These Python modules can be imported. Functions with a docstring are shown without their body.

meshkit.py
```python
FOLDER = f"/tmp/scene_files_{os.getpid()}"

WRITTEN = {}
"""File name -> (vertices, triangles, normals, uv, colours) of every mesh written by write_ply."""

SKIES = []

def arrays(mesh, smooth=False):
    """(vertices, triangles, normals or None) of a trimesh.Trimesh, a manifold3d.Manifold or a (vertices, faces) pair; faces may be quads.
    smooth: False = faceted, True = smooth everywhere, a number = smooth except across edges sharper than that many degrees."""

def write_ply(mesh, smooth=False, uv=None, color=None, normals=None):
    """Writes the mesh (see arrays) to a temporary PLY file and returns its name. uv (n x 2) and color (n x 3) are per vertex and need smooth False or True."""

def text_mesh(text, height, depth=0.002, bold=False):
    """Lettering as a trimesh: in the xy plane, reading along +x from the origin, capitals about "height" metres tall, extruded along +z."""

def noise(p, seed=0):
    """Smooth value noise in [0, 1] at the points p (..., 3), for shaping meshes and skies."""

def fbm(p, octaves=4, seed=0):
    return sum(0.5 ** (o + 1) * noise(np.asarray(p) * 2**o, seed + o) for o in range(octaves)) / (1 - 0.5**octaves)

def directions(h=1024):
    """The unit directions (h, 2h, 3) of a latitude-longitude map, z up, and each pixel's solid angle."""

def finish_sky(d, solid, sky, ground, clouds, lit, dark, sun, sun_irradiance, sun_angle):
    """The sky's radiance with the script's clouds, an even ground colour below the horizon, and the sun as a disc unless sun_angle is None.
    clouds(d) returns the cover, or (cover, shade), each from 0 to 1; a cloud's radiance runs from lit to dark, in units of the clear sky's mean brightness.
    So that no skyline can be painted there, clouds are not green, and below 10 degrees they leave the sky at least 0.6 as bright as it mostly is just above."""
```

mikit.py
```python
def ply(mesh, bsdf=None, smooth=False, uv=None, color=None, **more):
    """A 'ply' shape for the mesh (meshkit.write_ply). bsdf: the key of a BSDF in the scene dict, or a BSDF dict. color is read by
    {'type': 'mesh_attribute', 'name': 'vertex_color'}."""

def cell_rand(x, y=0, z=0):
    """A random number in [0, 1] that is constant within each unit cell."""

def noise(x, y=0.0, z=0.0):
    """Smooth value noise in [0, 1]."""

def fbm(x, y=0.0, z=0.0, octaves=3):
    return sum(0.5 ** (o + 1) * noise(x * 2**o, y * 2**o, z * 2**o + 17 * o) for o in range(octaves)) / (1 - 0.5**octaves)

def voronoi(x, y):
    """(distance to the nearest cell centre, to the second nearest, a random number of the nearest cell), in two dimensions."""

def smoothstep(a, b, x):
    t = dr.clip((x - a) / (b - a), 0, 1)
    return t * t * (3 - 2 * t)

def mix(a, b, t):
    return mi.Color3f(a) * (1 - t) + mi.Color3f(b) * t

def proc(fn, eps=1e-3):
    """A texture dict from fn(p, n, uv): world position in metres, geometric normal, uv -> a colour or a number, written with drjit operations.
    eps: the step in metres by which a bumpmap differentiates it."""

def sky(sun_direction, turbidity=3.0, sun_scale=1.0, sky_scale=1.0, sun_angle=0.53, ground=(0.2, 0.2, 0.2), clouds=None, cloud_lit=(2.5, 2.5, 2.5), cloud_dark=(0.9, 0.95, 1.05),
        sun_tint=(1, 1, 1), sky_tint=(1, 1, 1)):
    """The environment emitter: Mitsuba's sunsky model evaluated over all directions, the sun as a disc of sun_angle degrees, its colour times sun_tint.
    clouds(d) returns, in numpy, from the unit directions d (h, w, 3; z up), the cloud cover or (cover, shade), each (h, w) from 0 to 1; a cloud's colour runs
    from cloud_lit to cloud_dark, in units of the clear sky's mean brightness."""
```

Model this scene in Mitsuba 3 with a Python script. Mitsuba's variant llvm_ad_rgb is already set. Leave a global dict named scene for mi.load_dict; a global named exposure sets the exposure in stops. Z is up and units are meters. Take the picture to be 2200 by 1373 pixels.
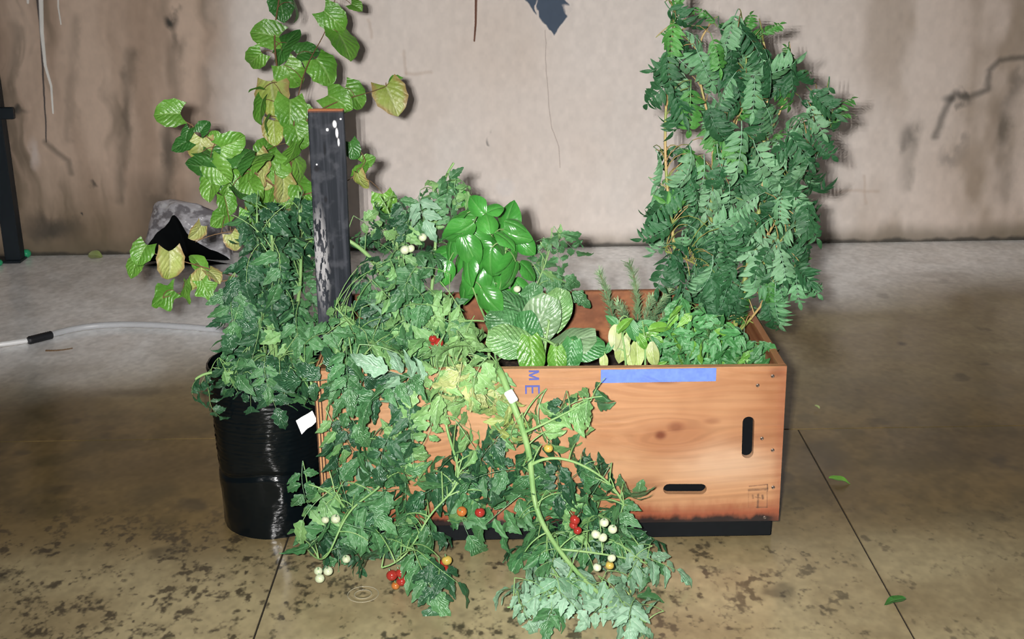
import math, random
import numpy as np, trimesh, drjit as dr, mitsuba as mi, mikit, meshkit
from shapely.geometry import Polygon, Point, box as sbox
from mikit import noise, fbm, smoothstep, mix, voronoi
T = mi.ScalarTransform4f
R = np.random.default_rng(7)
random.seed(7)
scene, labels = {}, {}

# ------------------------------------------------------------------ camera, flash, night sky, exposure
exposure = 0.0
FP, CAMH, PITCH, ROLL = 2750.0, 1.53, math.atan(0.325), 0.016
CAM = np.array([0, 0, CAMH])
_w = np.array([0, math.cos(PITCH), -math.sin(PITCH)])
_r0 = np.array([1.0, 0, 0]); _u0 = np.cross(_r0, _w)
_r = _r0 * math.cos(ROLL) - _u0 * math.sin(ROLL)
_u = _u0 * math.cos(ROLL) + _r0 * math.sin(ROLL)
scene['camera'] = {'type': 'perspective', 'fov': 2 * math.degrees(math.atan(1100 / FP)), 'fov_axis': 'x', 'near_clip': 0.05,
                   'to_world': T().look_at(origin=CAM.tolist(), target=(CAM + _w).tolist(), up=_u.tolist())}
# the compact camera's built-in flash, beside and above the lens
FLASH = CAM - 0.085 * _r + 0.035 * _u
FLASH_POWER = np.array([74.0, 72.5, 70.5])
for _i in range(9):          # its reflector is a few centimetres wide, so its shadows have soft edges
    _o = FLASH + _r * 0.024 * (_i % 3 - 1) + _u * 0.016 * (_i // 3 - 1)
    scene[f'flash_{_i:03d}'] = {'type': 'spot', 'intensity': {'type': 'rgb', 'value': (FLASH_POWER / 9).tolist()}, 'cutoff_angle': 50.0, 'beam_width': 6.0,
                                'to_world': T().look_at(origin=_o.tolist(), target=(CAM + _w + _r * 0.0 + _u * 0.045).tolist(), up=_u.tolist())}
scene['night_sky'] = {'type': 'constant', 'radiance': {'type': 'rgb', 'value': [0.030, 0.031, 0.032]}}


def ray(px, py):
    return _w + _r * (px - 1100) / FP - _u * (py - 686.5) / FP


def at(px, py, Y):          # the point in the vertical plane y = Y that is seen at this place of the photograph
    d = ray(px, py)
    return CAM + d * (Y / d[1])


def gr(px, py, z=0.0):      # the point at height z
    d = ray(px, py)
    return CAM + d * ((z - CAMH) / d[2])


# ------------------------------------------------------------------ helpers
def col(c):
    return {'type': 'rgb', 'value': list(c)}


def srgb(*c):
    return [((x / 255 + 0.055) / 1.055) ** 2.4 if x > 10 else x / 255 / 12.92 for x in c]


def mat(name, base, rough=0.6, spec=0.5, two=True, bump=None, bscale=1.0, **kw):
    b = {'type': 'principled', 'base_color': mikit.proc(base) if callable(base) else col(base), 'roughness': mikit.proc(rough) if callable(rough) else rough, 'specular': spec, **kw}
    if bump is not None:
        b = {'type': 'bumpmap', 'arbitrary': mikit.proc(bump, 0.002), 'scale': bscale, 'bsdf': b}
    scene[name] = {'type': 'twosided', 'bsdf': b} if two else b
    return name


def M(*ms):
    out = trimesh.util.concatenate([m if isinstance(m, trimesh.Trimesh) else trimesh.Trimesh(*m, process=False) for m in ms])
    return out


def put(key, shape, label=None, cat=None, group=None, kind=None):
    assert key not in scene, key
    if shape is not None:
        scene[key] = shape
    e = {k: v for k, v in (('label', label), ('category', cat), ('group', group), ('kind', kind)) if v}
    if e:
        labels[key] = e
    return key


COUNT = {}


def num(base):
    n = COUNT.get(base, 0)
    COUNT[base] = n + 1
    return base if n == 0 else f'{base}_{n:03d}'


def bx(x0, x1, y0, y1, z0, z1, ch=0.002):
    """a box with chamfered edges"""
    e = np.array([x1 - x0, y1 - y0, z1 - z0]); c = np.array([x0 + x1, y0 + y1, z0 + z1]) / 2
    ch = min(ch, e.min() * 0.4)
    pts = []
    for s in np.ndindex(2, 2, 2):
        q = (np.array(s) * 2 - 1) * e / 2
        for k in range(3):
            o = q - np.sign(q) * ch
            o[k] = q[k]
            pts.append(o)
    h = trimesh.convex.convex_hull(np.array(pts))
    h.apply_translation(c)
    return h


def nrm(v):
    v = np.asarray(v, float)
    return v / (np.linalg.norm(v) + 1e-12)


def tube(points, radii, sides=6, cap=True):
    p = np.asarray(points, float)
    rr = np.broadcast_to(np.asarray(radii, float), (len(p),))
    t = np.gradient(p, axis=0)
    t /= np.linalg.norm(t, axis=1, keepdims=True) + 1e-12
    a = np.zeros_like(p)
    ref = np.array([0, 0, 1.0]) if abs(t[0, 2]) < 0.9 else np.array([1.0, 0, 0])
    a[0] = nrm(np.cross(t[0], ref))
    for i in range(1, len(p)):
        a[i] = nrm(a[i - 1] - t[i] * (a[i - 1] @ t[i]))
    b = np.cross(t, a)
    g = np.arange(sides) * 2 * np.pi / sides
    v = p[:, None] + rr[:, None, None] * (np.cos(g)[None, :, None] * a[:, None] + np.sin(g)[None, :, None] * b[:, None])
    n = len(p)
    i, j = np.meshgrid(np.arange(n - 1), np.arange(sides), indexing='ij')
    q = np.stack([i * sides + j, i * sides + (j + 1) % sides, (i + 1) * sides + (j + 1) % sides, (i + 1) * sides + j], -1).reshape(-1, 4)
    f = np.vstack([q[:, [0, 1, 2]], q[:, [0, 2, 3]]])
    v = v.reshape(-1, 3)
    if cap:
        k = len(v)
        v = np.vstack([v, p[0], p[-1]])
        j = np.arange(sides)
        f = np.vstack([f, np.stack([j * 0 + k, (j + 1) % sides, j], 1), np.stack([j * 0 + k + 1, (n - 1) * sides + j, (n - 1) * sides + (j + 1) % sides], 1)])
    return trimesh.Trimesh(v, f, process=False)


def spline(pts, n):
    from scipy.interpolate import CubicSpline
    p = np.asarray(pts, float)
    s = np.r_[0, np.cumsum(np.linalg.norm(np.diff(p, axis=0), axis=1))]
    return CubicSpline(s, p)(np.linspace(0, s[-1], n)) if len(p) > 2 else p[0] + (p[1] - p[0]) * np.linspace(0, 1, n)[:, None]


def lathe(prof, n=40, lobes=0, amp=0.0, seed=0):
    prof = np.asarray(prof, float)
    g = np.arange(n) * 2 * np.pi / n
    v = np.stack([prof[:, None, 0] * np.cos(g), prof[:, None, 0] * np.sin(g), np.broadcast_to(prof[:, None, 1], (len(prof), n))], -1)
    i, j = np.meshgrid(np.arange(len(prof) - 1), np.arange(n), indexing='ij')
    q = np.stack([i * n + j, i * n + (j + 1) % n, (i + 1) * n + (j + 1) % n, (i + 1) * n + j], -1).reshape(-1, 4)
    return trimesh.Trimesh(v.reshape(-1, 3), np.vstack([q[:, [0, 1, 2]], q[:, [0, 2, 3]]]), process=False)


def grid_mesh(P):
    """P (a, b, 3) -> mesh, uv"""
    a, b = P.shape[:2]
    i, j = np.meshgrid(np.arange(a - 1), np.arange(b - 1), indexing='ij')
    q = np.stack([i * b + j, i * b + j + 1, (i + 1) * b + j + 1, (i + 1) * b + j], -1).reshape(-1, 4)
    uu, vv = np.meshgrid(np.linspace(0, 1, a), np.linspace(0, 1, b), indexing='ij')
    return trimesh.Trimesh(P.reshape(-1, 3), np.vstack([q[:, [0, 1, 2]], q[:, [0, 2, 3]]]), process=False), np.stack([vv.ravel(), uu.ravel()], 1)


def seg(x, y, a, b, w0, w1=None, soft=0.6):
    """how much (0..1) the point lies on the stroke from a to b, width w0 to w1"""
    w1 = w0 if w1 is None else w1
    dx, dy = b[0] - a[0], b[1] - a[1]
    t = dr.clip(((x - a[0]) * dx + (y - a[1]) * dy) / (dx * dx + dy * dy), 0, 1)
    d = dr.sqrt(dr.square(x - a[0] - t * dx) + dr.square(y - a[1] - t * dy))
    w = w0 + (w1 - w0) * t
    return 1 - smoothstep(w * (1 - soft), w * (1 + soft), d)


def path(x, y, pts, w0, w1=None, soft=0.6):
    w1 = w0 if w1 is None else w1
    n, out = len(pts) - 1, mi.Float(0)
    for i in range(n):
        out = dr.maximum(out, seg(x, y, pts[i], pts[i + 1], w0 + (w1 - w0) * i / n, w0 + (w1 - w0) * (i + 1) / n, soft))
    return out


def blob(x, y, c, rx, ry, lo=0.3):
    d = dr.sqrt(dr.square((x - c[0]) / rx) + dr.square((y - c[1]) / ry))
    return 1 - smoothstep(lo, 1.0, d)


# ------------------------------------------------------------------ the setting: wall and concrete floor
WY = 5.785


def W(px, py):
    q = at(px, py, WY)
    return float(q[0]), float(q[2])


CR_WHITE = [W(88, -40), W(88, 5), W(90, 70), W(97, 140), W(110, 185), W(114, 243)]
CR_BLACK = [W(78, -30), W(87, 60), W(93, 140), W(97, 220), W(100, 305), W(118, 322), W(148, 345), W(152, 372)]
CR_RIGHT = [W(2230, 120), W(2150, 128), W(2128, 150), W(2122, 192), W(2085, 207), W(2048, 203), W(2025, 250), W(2014, 290)]
CR_THIN = [W(1172, 65), W(1174, 150), W(1180, 220), W(1186, 275), W(1200, 315), W(1202, 360)]
PATCH = [W(1075, -60), W(1190, 74), W(1232, 20), W(1150, -80)]


def wall_color(p, n, uv):
    x, z = p.x, p.z
    wob = (fbm(x * 3, z * 3, 1.3, 4) - 0.5)
    streak = fbm(x * 7 + wob, z * 0.9, 4.1, 4)
    big = fbm(x * 1.3, z * 1.1, 9.2, 4)
    fine = fbm(x * 42, z * 30, 2.7, 3)
    rag = fbm(x * 12, z * 8, 21.7, 4) - 0.5
    base = mix((0.86, 0.775, 0.715), (0.70, 0.575, 0.485), smoothstep(0.42, 0.8, big) * 0.7)
    base = mix(base, (0.84, 0.79, 0.745), smoothstep(0.5, 0.8, fbm(x * 4, z * 2.2, 7.7, 3)) * 0.5)
    # old, water-stained brown zone on one side, ragged edge
    e = x + 1.28 + 0.25 * wob + 0.10 * (streak - 0.5) - 0.10 * (z - 0.6)
    left = 1 - smoothstep(-0.16, 0.10, e)
    brown = mix((0.66, 0.50, 0.395), (0.45, 0.325, 0.245), smoothstep(0.35, 0.7, streak))
    brown = mix(brown, (0.52, 0.40, 0.27), smoothstep(0.4, 0.7, big) * 0.6)
    brown = mix(brown, (0.18, 0.14, 0.10), smoothstep(0.50, 0.72, fbm(x * 9 + 3 * wob, z * 1.6, 3.3, 4)) * 0.8)
    brown = mix(brown, (0.20, 0.15, 0.095), smoothstep(0.55, 0.05, z + 0.5 * wob) * 0.72)
    c = mix(base, brown, left)
    right = smoothstep(1.0, 2.4, x + 0.7 * wob)
    c = mix(c, (0.70, 0.56, 0.47), right * 0.8)
    c = mix(c, (0.40, 0.31, 0.235), right * smoothstep(0.44, 0.72, fbm(x * 4.2, z * 2.0, 5.5, 4)) * 0.95)
    # blotches
    dark = (0.045, 0.045, 0.04)
    j = 0.02 * (fine - 0.5) + 0.08 * wob + 0.10 * rag
    for (px, py, rx, ry, k) in ((366, 45, .034, .075, .95), (372, 90, .02, .06, .4), (362, 320, .05, .16, .6), (275, 250, .03, .15, .4), (20, 240, .11, .05, .93), (110, 490, .2, .10, .75), (360, 420, .12, .06, .5),
                                (178, 454, .010, .016, .9), (200, 400, .03, .02, .7), (1049, 305, .015, .03, .6), (2072, 210, .07, .035, .55), (2180, 180, .06, .09, .45), (1950, 300, .06, .09, .5), (2050, 320, .09, .06, .35),
                                (2165, 260, .05, .12, .5), (265, 165, .03, .05, .35)):
        q = W(px, py)
        c = mix(c, dark, blob(x + j, z + j * 2, q, rx, ry, 0.1) * k)
    c = mix(c, (0.80, 0.70, 0.66), blob(x + j, z + j, W(75, 330), .035, .10, 0.1) * 0.6)
    c = mix(c, (0.80, 0.76, 0.75), blob(x, z, W(1085, 403), .055, .055, 0.5) * 0.35)  # pale disc painted on for a blurred raindrop lit by the flash
    for a, b, w_, k_ in (((374, 100), (362, 440), .034, .55), ((278, 120), (268, 430), .030, .45), ((170, 40), (160, 300), .02, .3), ((30, 60), (22, 200), .03, .4), ((330, 400), (320, 530), .06, .4), ((440, 150), (436, 420), .02, .3), ((2165, 230), (2160, 420), .05, .4), ((1960, 280), (1940, 400), .04, .45)):
        c = mix(c, (0.09, 0.075, 0.055), seg(x + j * .9, z, W(*a), W(*b), w_, w_ * .7, 1.0) * k_ * (0.4 + fbm(x * 16, z * 4, 31.0, 3)))
    # cracks and drips
    c = mix(c, dark, path(x + j * .5, z + j * .3, CR_RIGHT, .011, .016, 1.0) * 0.6)
    c = mix(c, dark, blob(x, z, W(2040, 212), .05, .03, .1) * 0.6)
    c = mix(c, (0.28, 0.2, 0.16), path(x + j * .15, z, CR_THIN, .002, .002, .9) * 0.4)
    c = mix(c, (0.035, 0.035, 0.045), path(x + j * .1, z, CR_BLACK[:5], .0055, .003) * 0.85)
    c = mix(c, (0.16, 0.13, 0.10), path(x + j * .4, z, CR_BLACK[4:], .012, .012, 1.0) * 0.6)
    c = mix(c, (0.92, 0.90, 0.86), path(x, z, CR_WHITE, .011, .0035, .4) * 0.95)
    c = mix(c, (0.92, 0.90, 0.86), path(x, z, [W(125, -20), W(125, 15), W(131, 52)], .004, .003, .4) * 0.8)
    c = mix(c, (0.92, 0.90, 0.86), path(x, z, [W(59, -20), W(60, 6)], .007, .005, .4) * 0.8)
    c = mix(c, (0.14, 0.05, 0.025), path(x, z, [W(1023, -30), W(1022, 50), W(1019, 88)], .006, .0035, .4) * 0.95)
    for a, b in (((868, 110), (872, 160)), ((872, 158), (925, 156)), ((795, 40), (805, 75)), ((1855, 380), (1857, 440)), ((1790, 412), (1885, 412))):
        c = mix(c, (0.50, 0.36, 0.26), seg(x + j * .4, z + j * .3, W(*a), W(*b), .007, .007, 1.0) * 0.3)
    # slate blue paint patch, rubbed at the corners
    q = [PATCH[i] for i in range(4)]
    inside = mi.Float(1)
    for i in range(4):
        a, b = q[i], q[(i + 1) % 4]
        L = math.hypot(b[0] - a[0], b[1] - a[1])
        s = ((b[0] - a[0]) * (z - a[1]) - (b[1] - a[1]) * (x - a[0])) / L
        inside = inside * smoothstep(-0.004, 0.004, s + 0.02 * (fine - 0.5))
    rub = dr.maximum(blob(x + 3 * j, z + j, W(1218, 28), .055, .045, .6), blob(x + 2 * j, z + j, W(1140, 35), .018, .07, .4))
    c = mix(c, (0.085, 0.115, 0.165), inside * (1 - 0.93 * rub))
    # grime along the foot of the wall
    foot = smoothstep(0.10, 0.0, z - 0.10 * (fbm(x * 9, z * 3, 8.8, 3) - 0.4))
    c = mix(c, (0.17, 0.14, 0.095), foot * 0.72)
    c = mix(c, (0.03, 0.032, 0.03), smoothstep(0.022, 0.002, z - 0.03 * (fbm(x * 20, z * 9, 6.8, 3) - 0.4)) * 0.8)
    return c * (0.90 + 0.2 * fine)


def wall_bump(p, n, uv):
    return fbm(p.x * 55, p.z * 55, 3.0, 3) * 0.0022 + fbm(p.x * 5, p.z * 2, 1.0, 3) * 0.006


mat('m_wall', wall_color, 0.8, 0.25, bump=wall_bump)
put('wall_back', mikit.ply(trimesh.creation.box(bounds=[[-6, WY, -0.1], [6, WY + 0.25, 2.7]]), 'm_wall'), 'water-stained beige plaster wall behind the planter, brown and streaked on one side', kind='structure')


def floor_color(p, n, uv):
    x, y = p.x, p.y
    w = fbm(x * 2.2, y * 2.2, 0.7, 4) - 0.5
    fine = fbm(x * 60, y * 45, 5.1, 3)
    mid = fbm(x * 11, y * 9, 2.2, 4)
    grey = mix((0.90, 0.90, 0.89), (0.78, 0.77, 0.75), smoothstep(0.4, 0.7, mid))
    tan = mix((0.32, 0.265, 0.150), (0.235, 0.185, 0.10), smoothstep(0.35, 0.7, fbm(x * 5, y * 5, 3.9, 4)))
    dk = mix((0.14, 0.096, 0.038), (0.092, 0.067, 0.028), smoothstep(0.4, 0.7, mid))
    far = smoothstep(4.0, 4.75, y + 0.5 * w - 0.27 * (x + 0.9))  # pale far concrete, its grey lifted further to stand in for the wall's reflection
    near = 1 - smoothstep(2.62, 3.12, y + 0.45 * w)
    c = mix(mix(dk, tan, smoothstep(3.55, 4.3, y + 0.4 * w) * 0.75), grey, far)
    c = mix(c, tan, near)
    # black algae specks in the foreground
    sp = smoothstep(0.53, 0.66, 0.5 * fbm(x * 24, y * 18, 8.3, 4) + 0.5 * fbm(x * 75, y * 55, 4.4, 3) + 0.16 * w - 0.05 * dr.maximum(x - 0.3, 0) + 0.02) * (1 - smoothstep(2.9, 3.3, y + 0.3 * w))
    c = mix(c, (0.030, 0.024, 0.016), sp * 0.85 * (1 - 0.45 * smoothstep(0.2, 1.2, x)))
    c = mix(c, (0.035, 0.03, 0.02), smoothstep(0.62, 0.75, fbm(x * 8, y * 8, 12.3, 4)) * 0.6 * (1 - far))
    # damp dark patches; the one right of the planter also paints its flash shadow
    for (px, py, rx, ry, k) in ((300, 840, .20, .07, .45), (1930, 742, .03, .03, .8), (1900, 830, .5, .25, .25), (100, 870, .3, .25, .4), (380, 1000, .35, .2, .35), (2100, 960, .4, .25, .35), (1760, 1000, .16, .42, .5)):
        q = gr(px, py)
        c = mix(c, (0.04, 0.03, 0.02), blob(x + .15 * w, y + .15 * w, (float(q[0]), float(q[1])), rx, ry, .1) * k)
    return c * (0.8 + 0.4 * fine)


_rip = gr(780, 1277)


def floor_bump(p, n, uv):
    x, y = p.x, p.y
    d = dr.sqrt(dr.square(x - float(_rip[0])) + dr.square(y - float(_rip[1])))
    ring = dr.sin(d * 420) * (1 - smoothstep(0.018, 0.05, d)) * 0.0008
    return ring + fbm(x * 30, y * 30, 1.7, 2) * 0.0006 + fbm(x * 9, y * 5, 4.2, 2) * 0.0016


def floor_rough(p, n, uv):
    return 0.16 + 0.16 * smoothstep(0.4, 0.65, fbm(p.x * 3, p.y * 3, 6.6, 3))


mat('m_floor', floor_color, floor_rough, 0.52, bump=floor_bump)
mat('m_joint', (0.02, 0.016, 0.012), 0.7, 0.3)
put('floor', mikit.ply(trimesh.creation.box(bounds=[[-6, -1.5, -0.3], [6, 6.2, -0.004]]), 'm_joint'), 'wet concrete floor of large cast slabs under the planter', kind='structure')
JY, JX = 3.587, (-0.58, 0.862)
g = 0.003
rows = [(JY + g, WY + 0.1, [(-6, 6)]), (-1.5, JY - g, [(-6, JX[0] - g * .8), (JX[0] + g * .8, JX[1] - g * .8), (JX[1] + g * .8, 6)])]
for y0, y1, cols in rows:
    for x0, x1 in cols:
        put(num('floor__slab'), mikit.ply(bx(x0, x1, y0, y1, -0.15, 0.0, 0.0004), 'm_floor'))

# rings of a raindrop that has just fallen into the film of water
mat('m_ripple', (0.30, 0.27, 0.19), 0.12, 0.9)
for _k, _rad in enumerate((0.020, 0.036)):
    _a = np.linspace(0, 2 * np.pi, 49)
    _m = tube(np.stack([_rip[0] + _rad * np.cos(_a), _rip[1] + _rad * np.sin(_a), 0 * _a + 0.0001], 1), 0.0011, 6, cap=False)
    put(num('floor__ripple'), mikit.ply(_m, 'm_ripple', smooth=True), 'ring of a raindrop in the film of water')

# ------------------------------------------------------------------ planter box of plywood
BX0, BX1, BY, BYB, BZ0, BZ1 = -0.478, 0.655, 2.87, 3.52, 0.062, 0.472


def PB(px, py):
    q = at(px, py, BY)
    return float(q[0]), float(q[2])


KN1, KN2, KN3 = PB(1419, 935), PB(1452, 917), PB(1430, 815)


def wood_color(p, n, uv):
    x, z = p.x, p.z
    warp = 0.055 * (fbm(x * 2.5, z * 5, 1.1, 3) - 0.5)
    for k, a, r in ((KN1, .030, .05), (KN2, .026, .05), (KN3, .03, .06), ((0.02, .20), .05, .12), ((-.25, .33), .04, .1)):
        d2 = dr.square((x - k[0]) / 1.8) + dr.square(z - k[1])
        warp = warp + a * dr.exp(-d2 / (r * r)) * dr.select(z > k[1], 1.0, -1.0) * dr.minimum(1, dr.abs(z - k[1]) * 60)
    t = (z - warp) * 55 + x * 0.9
    rings = 0.5 + 0.5 * dr.sin(t * 4.6 + 5.0 * fbm(x * 3.5, z * 14, 2.0, 4))
    grain = fbm(x * 5, (z - warp) * 150, 3.3, 3)
    c = mix((0.52, 0.275, 0.145), (0.36, 0.155, 0.07), smoothstep(0.35, 0.95, rings) * 0.42 * (0.3 + 1.2 * fbm(x * 3, z * 6, 15.0, 2)))
    c = mix(c, (0.60, 0.36, 0.21), smoothstep(0.5, 0.75, fbm(x * 2.2, z * 4.5, 7.1, 3)) * 0.8)
    c = mix(c, (0.66, 0.46, 0.33), blob(x, z, PB(1560, 990), .20, .09, .1) * 0.8)
    c = mix(c, (0.34, 0.135, 0.06), smoothstep(0.5, 0.8, fbm(x * 4.0, z * 7, 11.1, 4)) * 0.75)
    for q, a, b, k in ((KN1, .021, .017, .95), (KN2, .03, .02, .6), (KN3, .055, .018, .8), (PB(1530, 905), .03, .012, .4), (PB(1380, 1040), .08, .03, .4), (PB(1670, 800), .03, .02, .5)):
        c = mix(c, (0.17, 0.045, 0.02), blob(x, z, q, a, b, .2) * k)
    # soaked, blackened lower edge
    lo = z - BZ0 - 0.022 * fbm(x * 60, z * 30, 5.0, 4) - 0.012 * fbm(x * 6, 1.0, 5.0, 2)
    c = mix(c, (0.27, 0.06, 0.03), smoothstep(0.05, 0.0, lo) * 0.85)
    c = mix(c, (0.02, 0.012, 0.012), smoothstep(0.004, -0.014, lo))
    c = mix(c, (0.30, 0.09, 0.05), smoothstep(BX1 - 0.03, BX1, x) * 0.45)
    # faded ink: two ruled marks of a stamp near the lower corner
    ink = (0.10, 0.055, 0.04)
    for a, b, w, k in (((1610, 1045), (1648, 1041), .0016, .6), ((1610, 1053), (1648, 1051), .0035, .55), ((1649, 1041), (1649, 1055), .0014, .8), ((1608, 1052), (1608, 1090), .0008, .3), ((1648, 1055), (1648, 1090), .001, .55),
                       ((1625, 1090), (1648, 1090), .0014, .6), ((1617, 1064), (1618, 1070), .0022, .55), ((1638, 1065), (1639, 1071), .0028, .7), ((1629, 1062), (1628, 1090), .0024, .65), ((1623, 1068), (1634, 1070), .0015, .5)):
        c = mix(c, ink, seg(x, z, PB(*a), PB(*b), w, w, .7) * k * (0.45 + 0.9 * fbm(x * 160, z * 160, 2.0, 2)))
    return c * (0.82 + 0.36 * grain) * mi.Color3f(0.64, 0.60, 0.54)


mat('m_wood', wood_color, 0.42, 0.45, bump=lambda p, n, uv: fbm(p.x * 8, p.z * 140, 1.0, 2) * 0.0008)


def edge_color(p, n, uv):
    s = 0.5 + 0.5 * dr.sin((p.x - BX0) * 2 * math.pi / 0.0072)
    c = mix((0.46, 0.25, 0.11), (0.06, 0.025, 0.012), smoothstep(0.45, 0.65, s))
    return mix(c, (0.03, 0.018, 0.012), smoothstep(0.25, 0.05, p.z) * 0.7) * (0.7 + 0.5 * fbm(p.x * 900, p.z * 30, 1.0, 2))


mat('m_ply_edge', edge_color, 0.55, 0.4)


def inner_wood(p, n, uv):
    c = mix((0.25, 0.095, 0.036), (0.155, 0.052, 0.02), smoothstep(0.35, 0.7, fbm(p.x * 6, p.z * 20, 3.0, 4)))
    return c * (0.75 + 0.5 * fbm(p.x * 70, p.z * 90, 2.0, 3))


mat('m_inner_wood', inner_wood, 0.5, 0.4)
mat('m_black', (0.003, 0.004, 0.005), 0.7, 0.15)
mat('m_liner', (0.002, 0.003, 0.004), 0.8, 0.1)
mat('m_blue_ink', (0.075, 0.085, 0.27), 0.6, 0.2)
mat('m_blue_tape', lambda p, n, uv: mix((0.105, 0.175, 0.62), (0.05, 0.07, 0.25), smoothstep(0.5, 0.75, fbm(p.x * 30 + p.z * 60, p.z * 20, 2.0, 4)) * blob(p.x, p.z, PB(1430, 805), .07, .06, .1)) * (0.85 + 0.3 * fbm(p.x * 120, p.z * 120, 1.0, 2)), 0.5, 0.4)
mat('m_screw', (0.10, 0.075, 0.06), 0.4, 0.5, metallic=0.6)

put('planter_box', None, 'rectangular plywood planter box with two hand slots, full of herbs and flowers', 'planter')


def slot(a, b, rr):
    from shapely.geometry import LineString
    return LineString([a, b]).buffer(rr, quad_segs=8)


panel = Polygon([(BX0 + 0.018, BZ0), (BX1, BZ0 - 0.002), (BX1, BZ1 - 0.003), (BX0 + 0.018, BZ1 + 0.004)])
sv = slot(PB(1608, 907), PB(1606, 973), 0.0142)
sh = slot(PB(1437, 1051), PB(1506, 1051), 0.0138)
panel = panel.difference(sv).difference(sh)
pm = trimesh.creation.extrude_polygon(panel, 0.018, engine='earcut')
pm.apply_transform(np.array([[1, 0, 0, 0], [0, 0, 1, BY], [0, 1, 0, 0], [0, 0, 0, 1.0]]))
pm.fix_normals()
put('planter_box__front_panel', mikit.ply(pm, 'm_wood'), 'orange-brown knotty plywood front panel')
put('planter_box__side_panel', mikit.ply(bx(BX0, BX0 + 0.0178, BY + 0.0005, BYB, BZ0, BZ1 + 0.004, 0.001), 'm_ply_edge'), 'side panel with its layered plywood edge showing')
put('planter_box__side_panel_001', mikit.ply(bx(BX1 - 0.018, BX1 - 0.0005, BY + 0.0185, BYB, BZ0, BZ1 - 0.003, 0.001), 'm_wood'))
put('planter_box__back_panel', mikit.ply(bx(BX0 + 0.018, BX1 - 0.018, BYB - 0.018, BYB, BZ0, BZ1, 0.0015), 'm_inner_wood'), 'reddish brown wet inner face of the back panel')
put('planter_box__plinth', mikit.ply(bx(BX0 + 0.06, BX1 - 0.008, BY + 0.035, BYB - 0.04, 0.0, BZ0 - 0.002, 0.003), 'm_black'), 'black recessed base under the box')
put('planter_box__liner', mikit.ply(M(bx(BX0 + 0.02, BX1 - 0.02, BY + 0.022, BY + 0.026, BZ0 + .004, BZ1 - 0.03, 0.001), bx(BX0 + 0.02, BX1 - 0.02, BY + 0.022, BYB - .02, BZ0, BZ0 + .01, 0.001)), 'm_liner'), 'black plastic liner seen through the hand slots')
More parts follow.
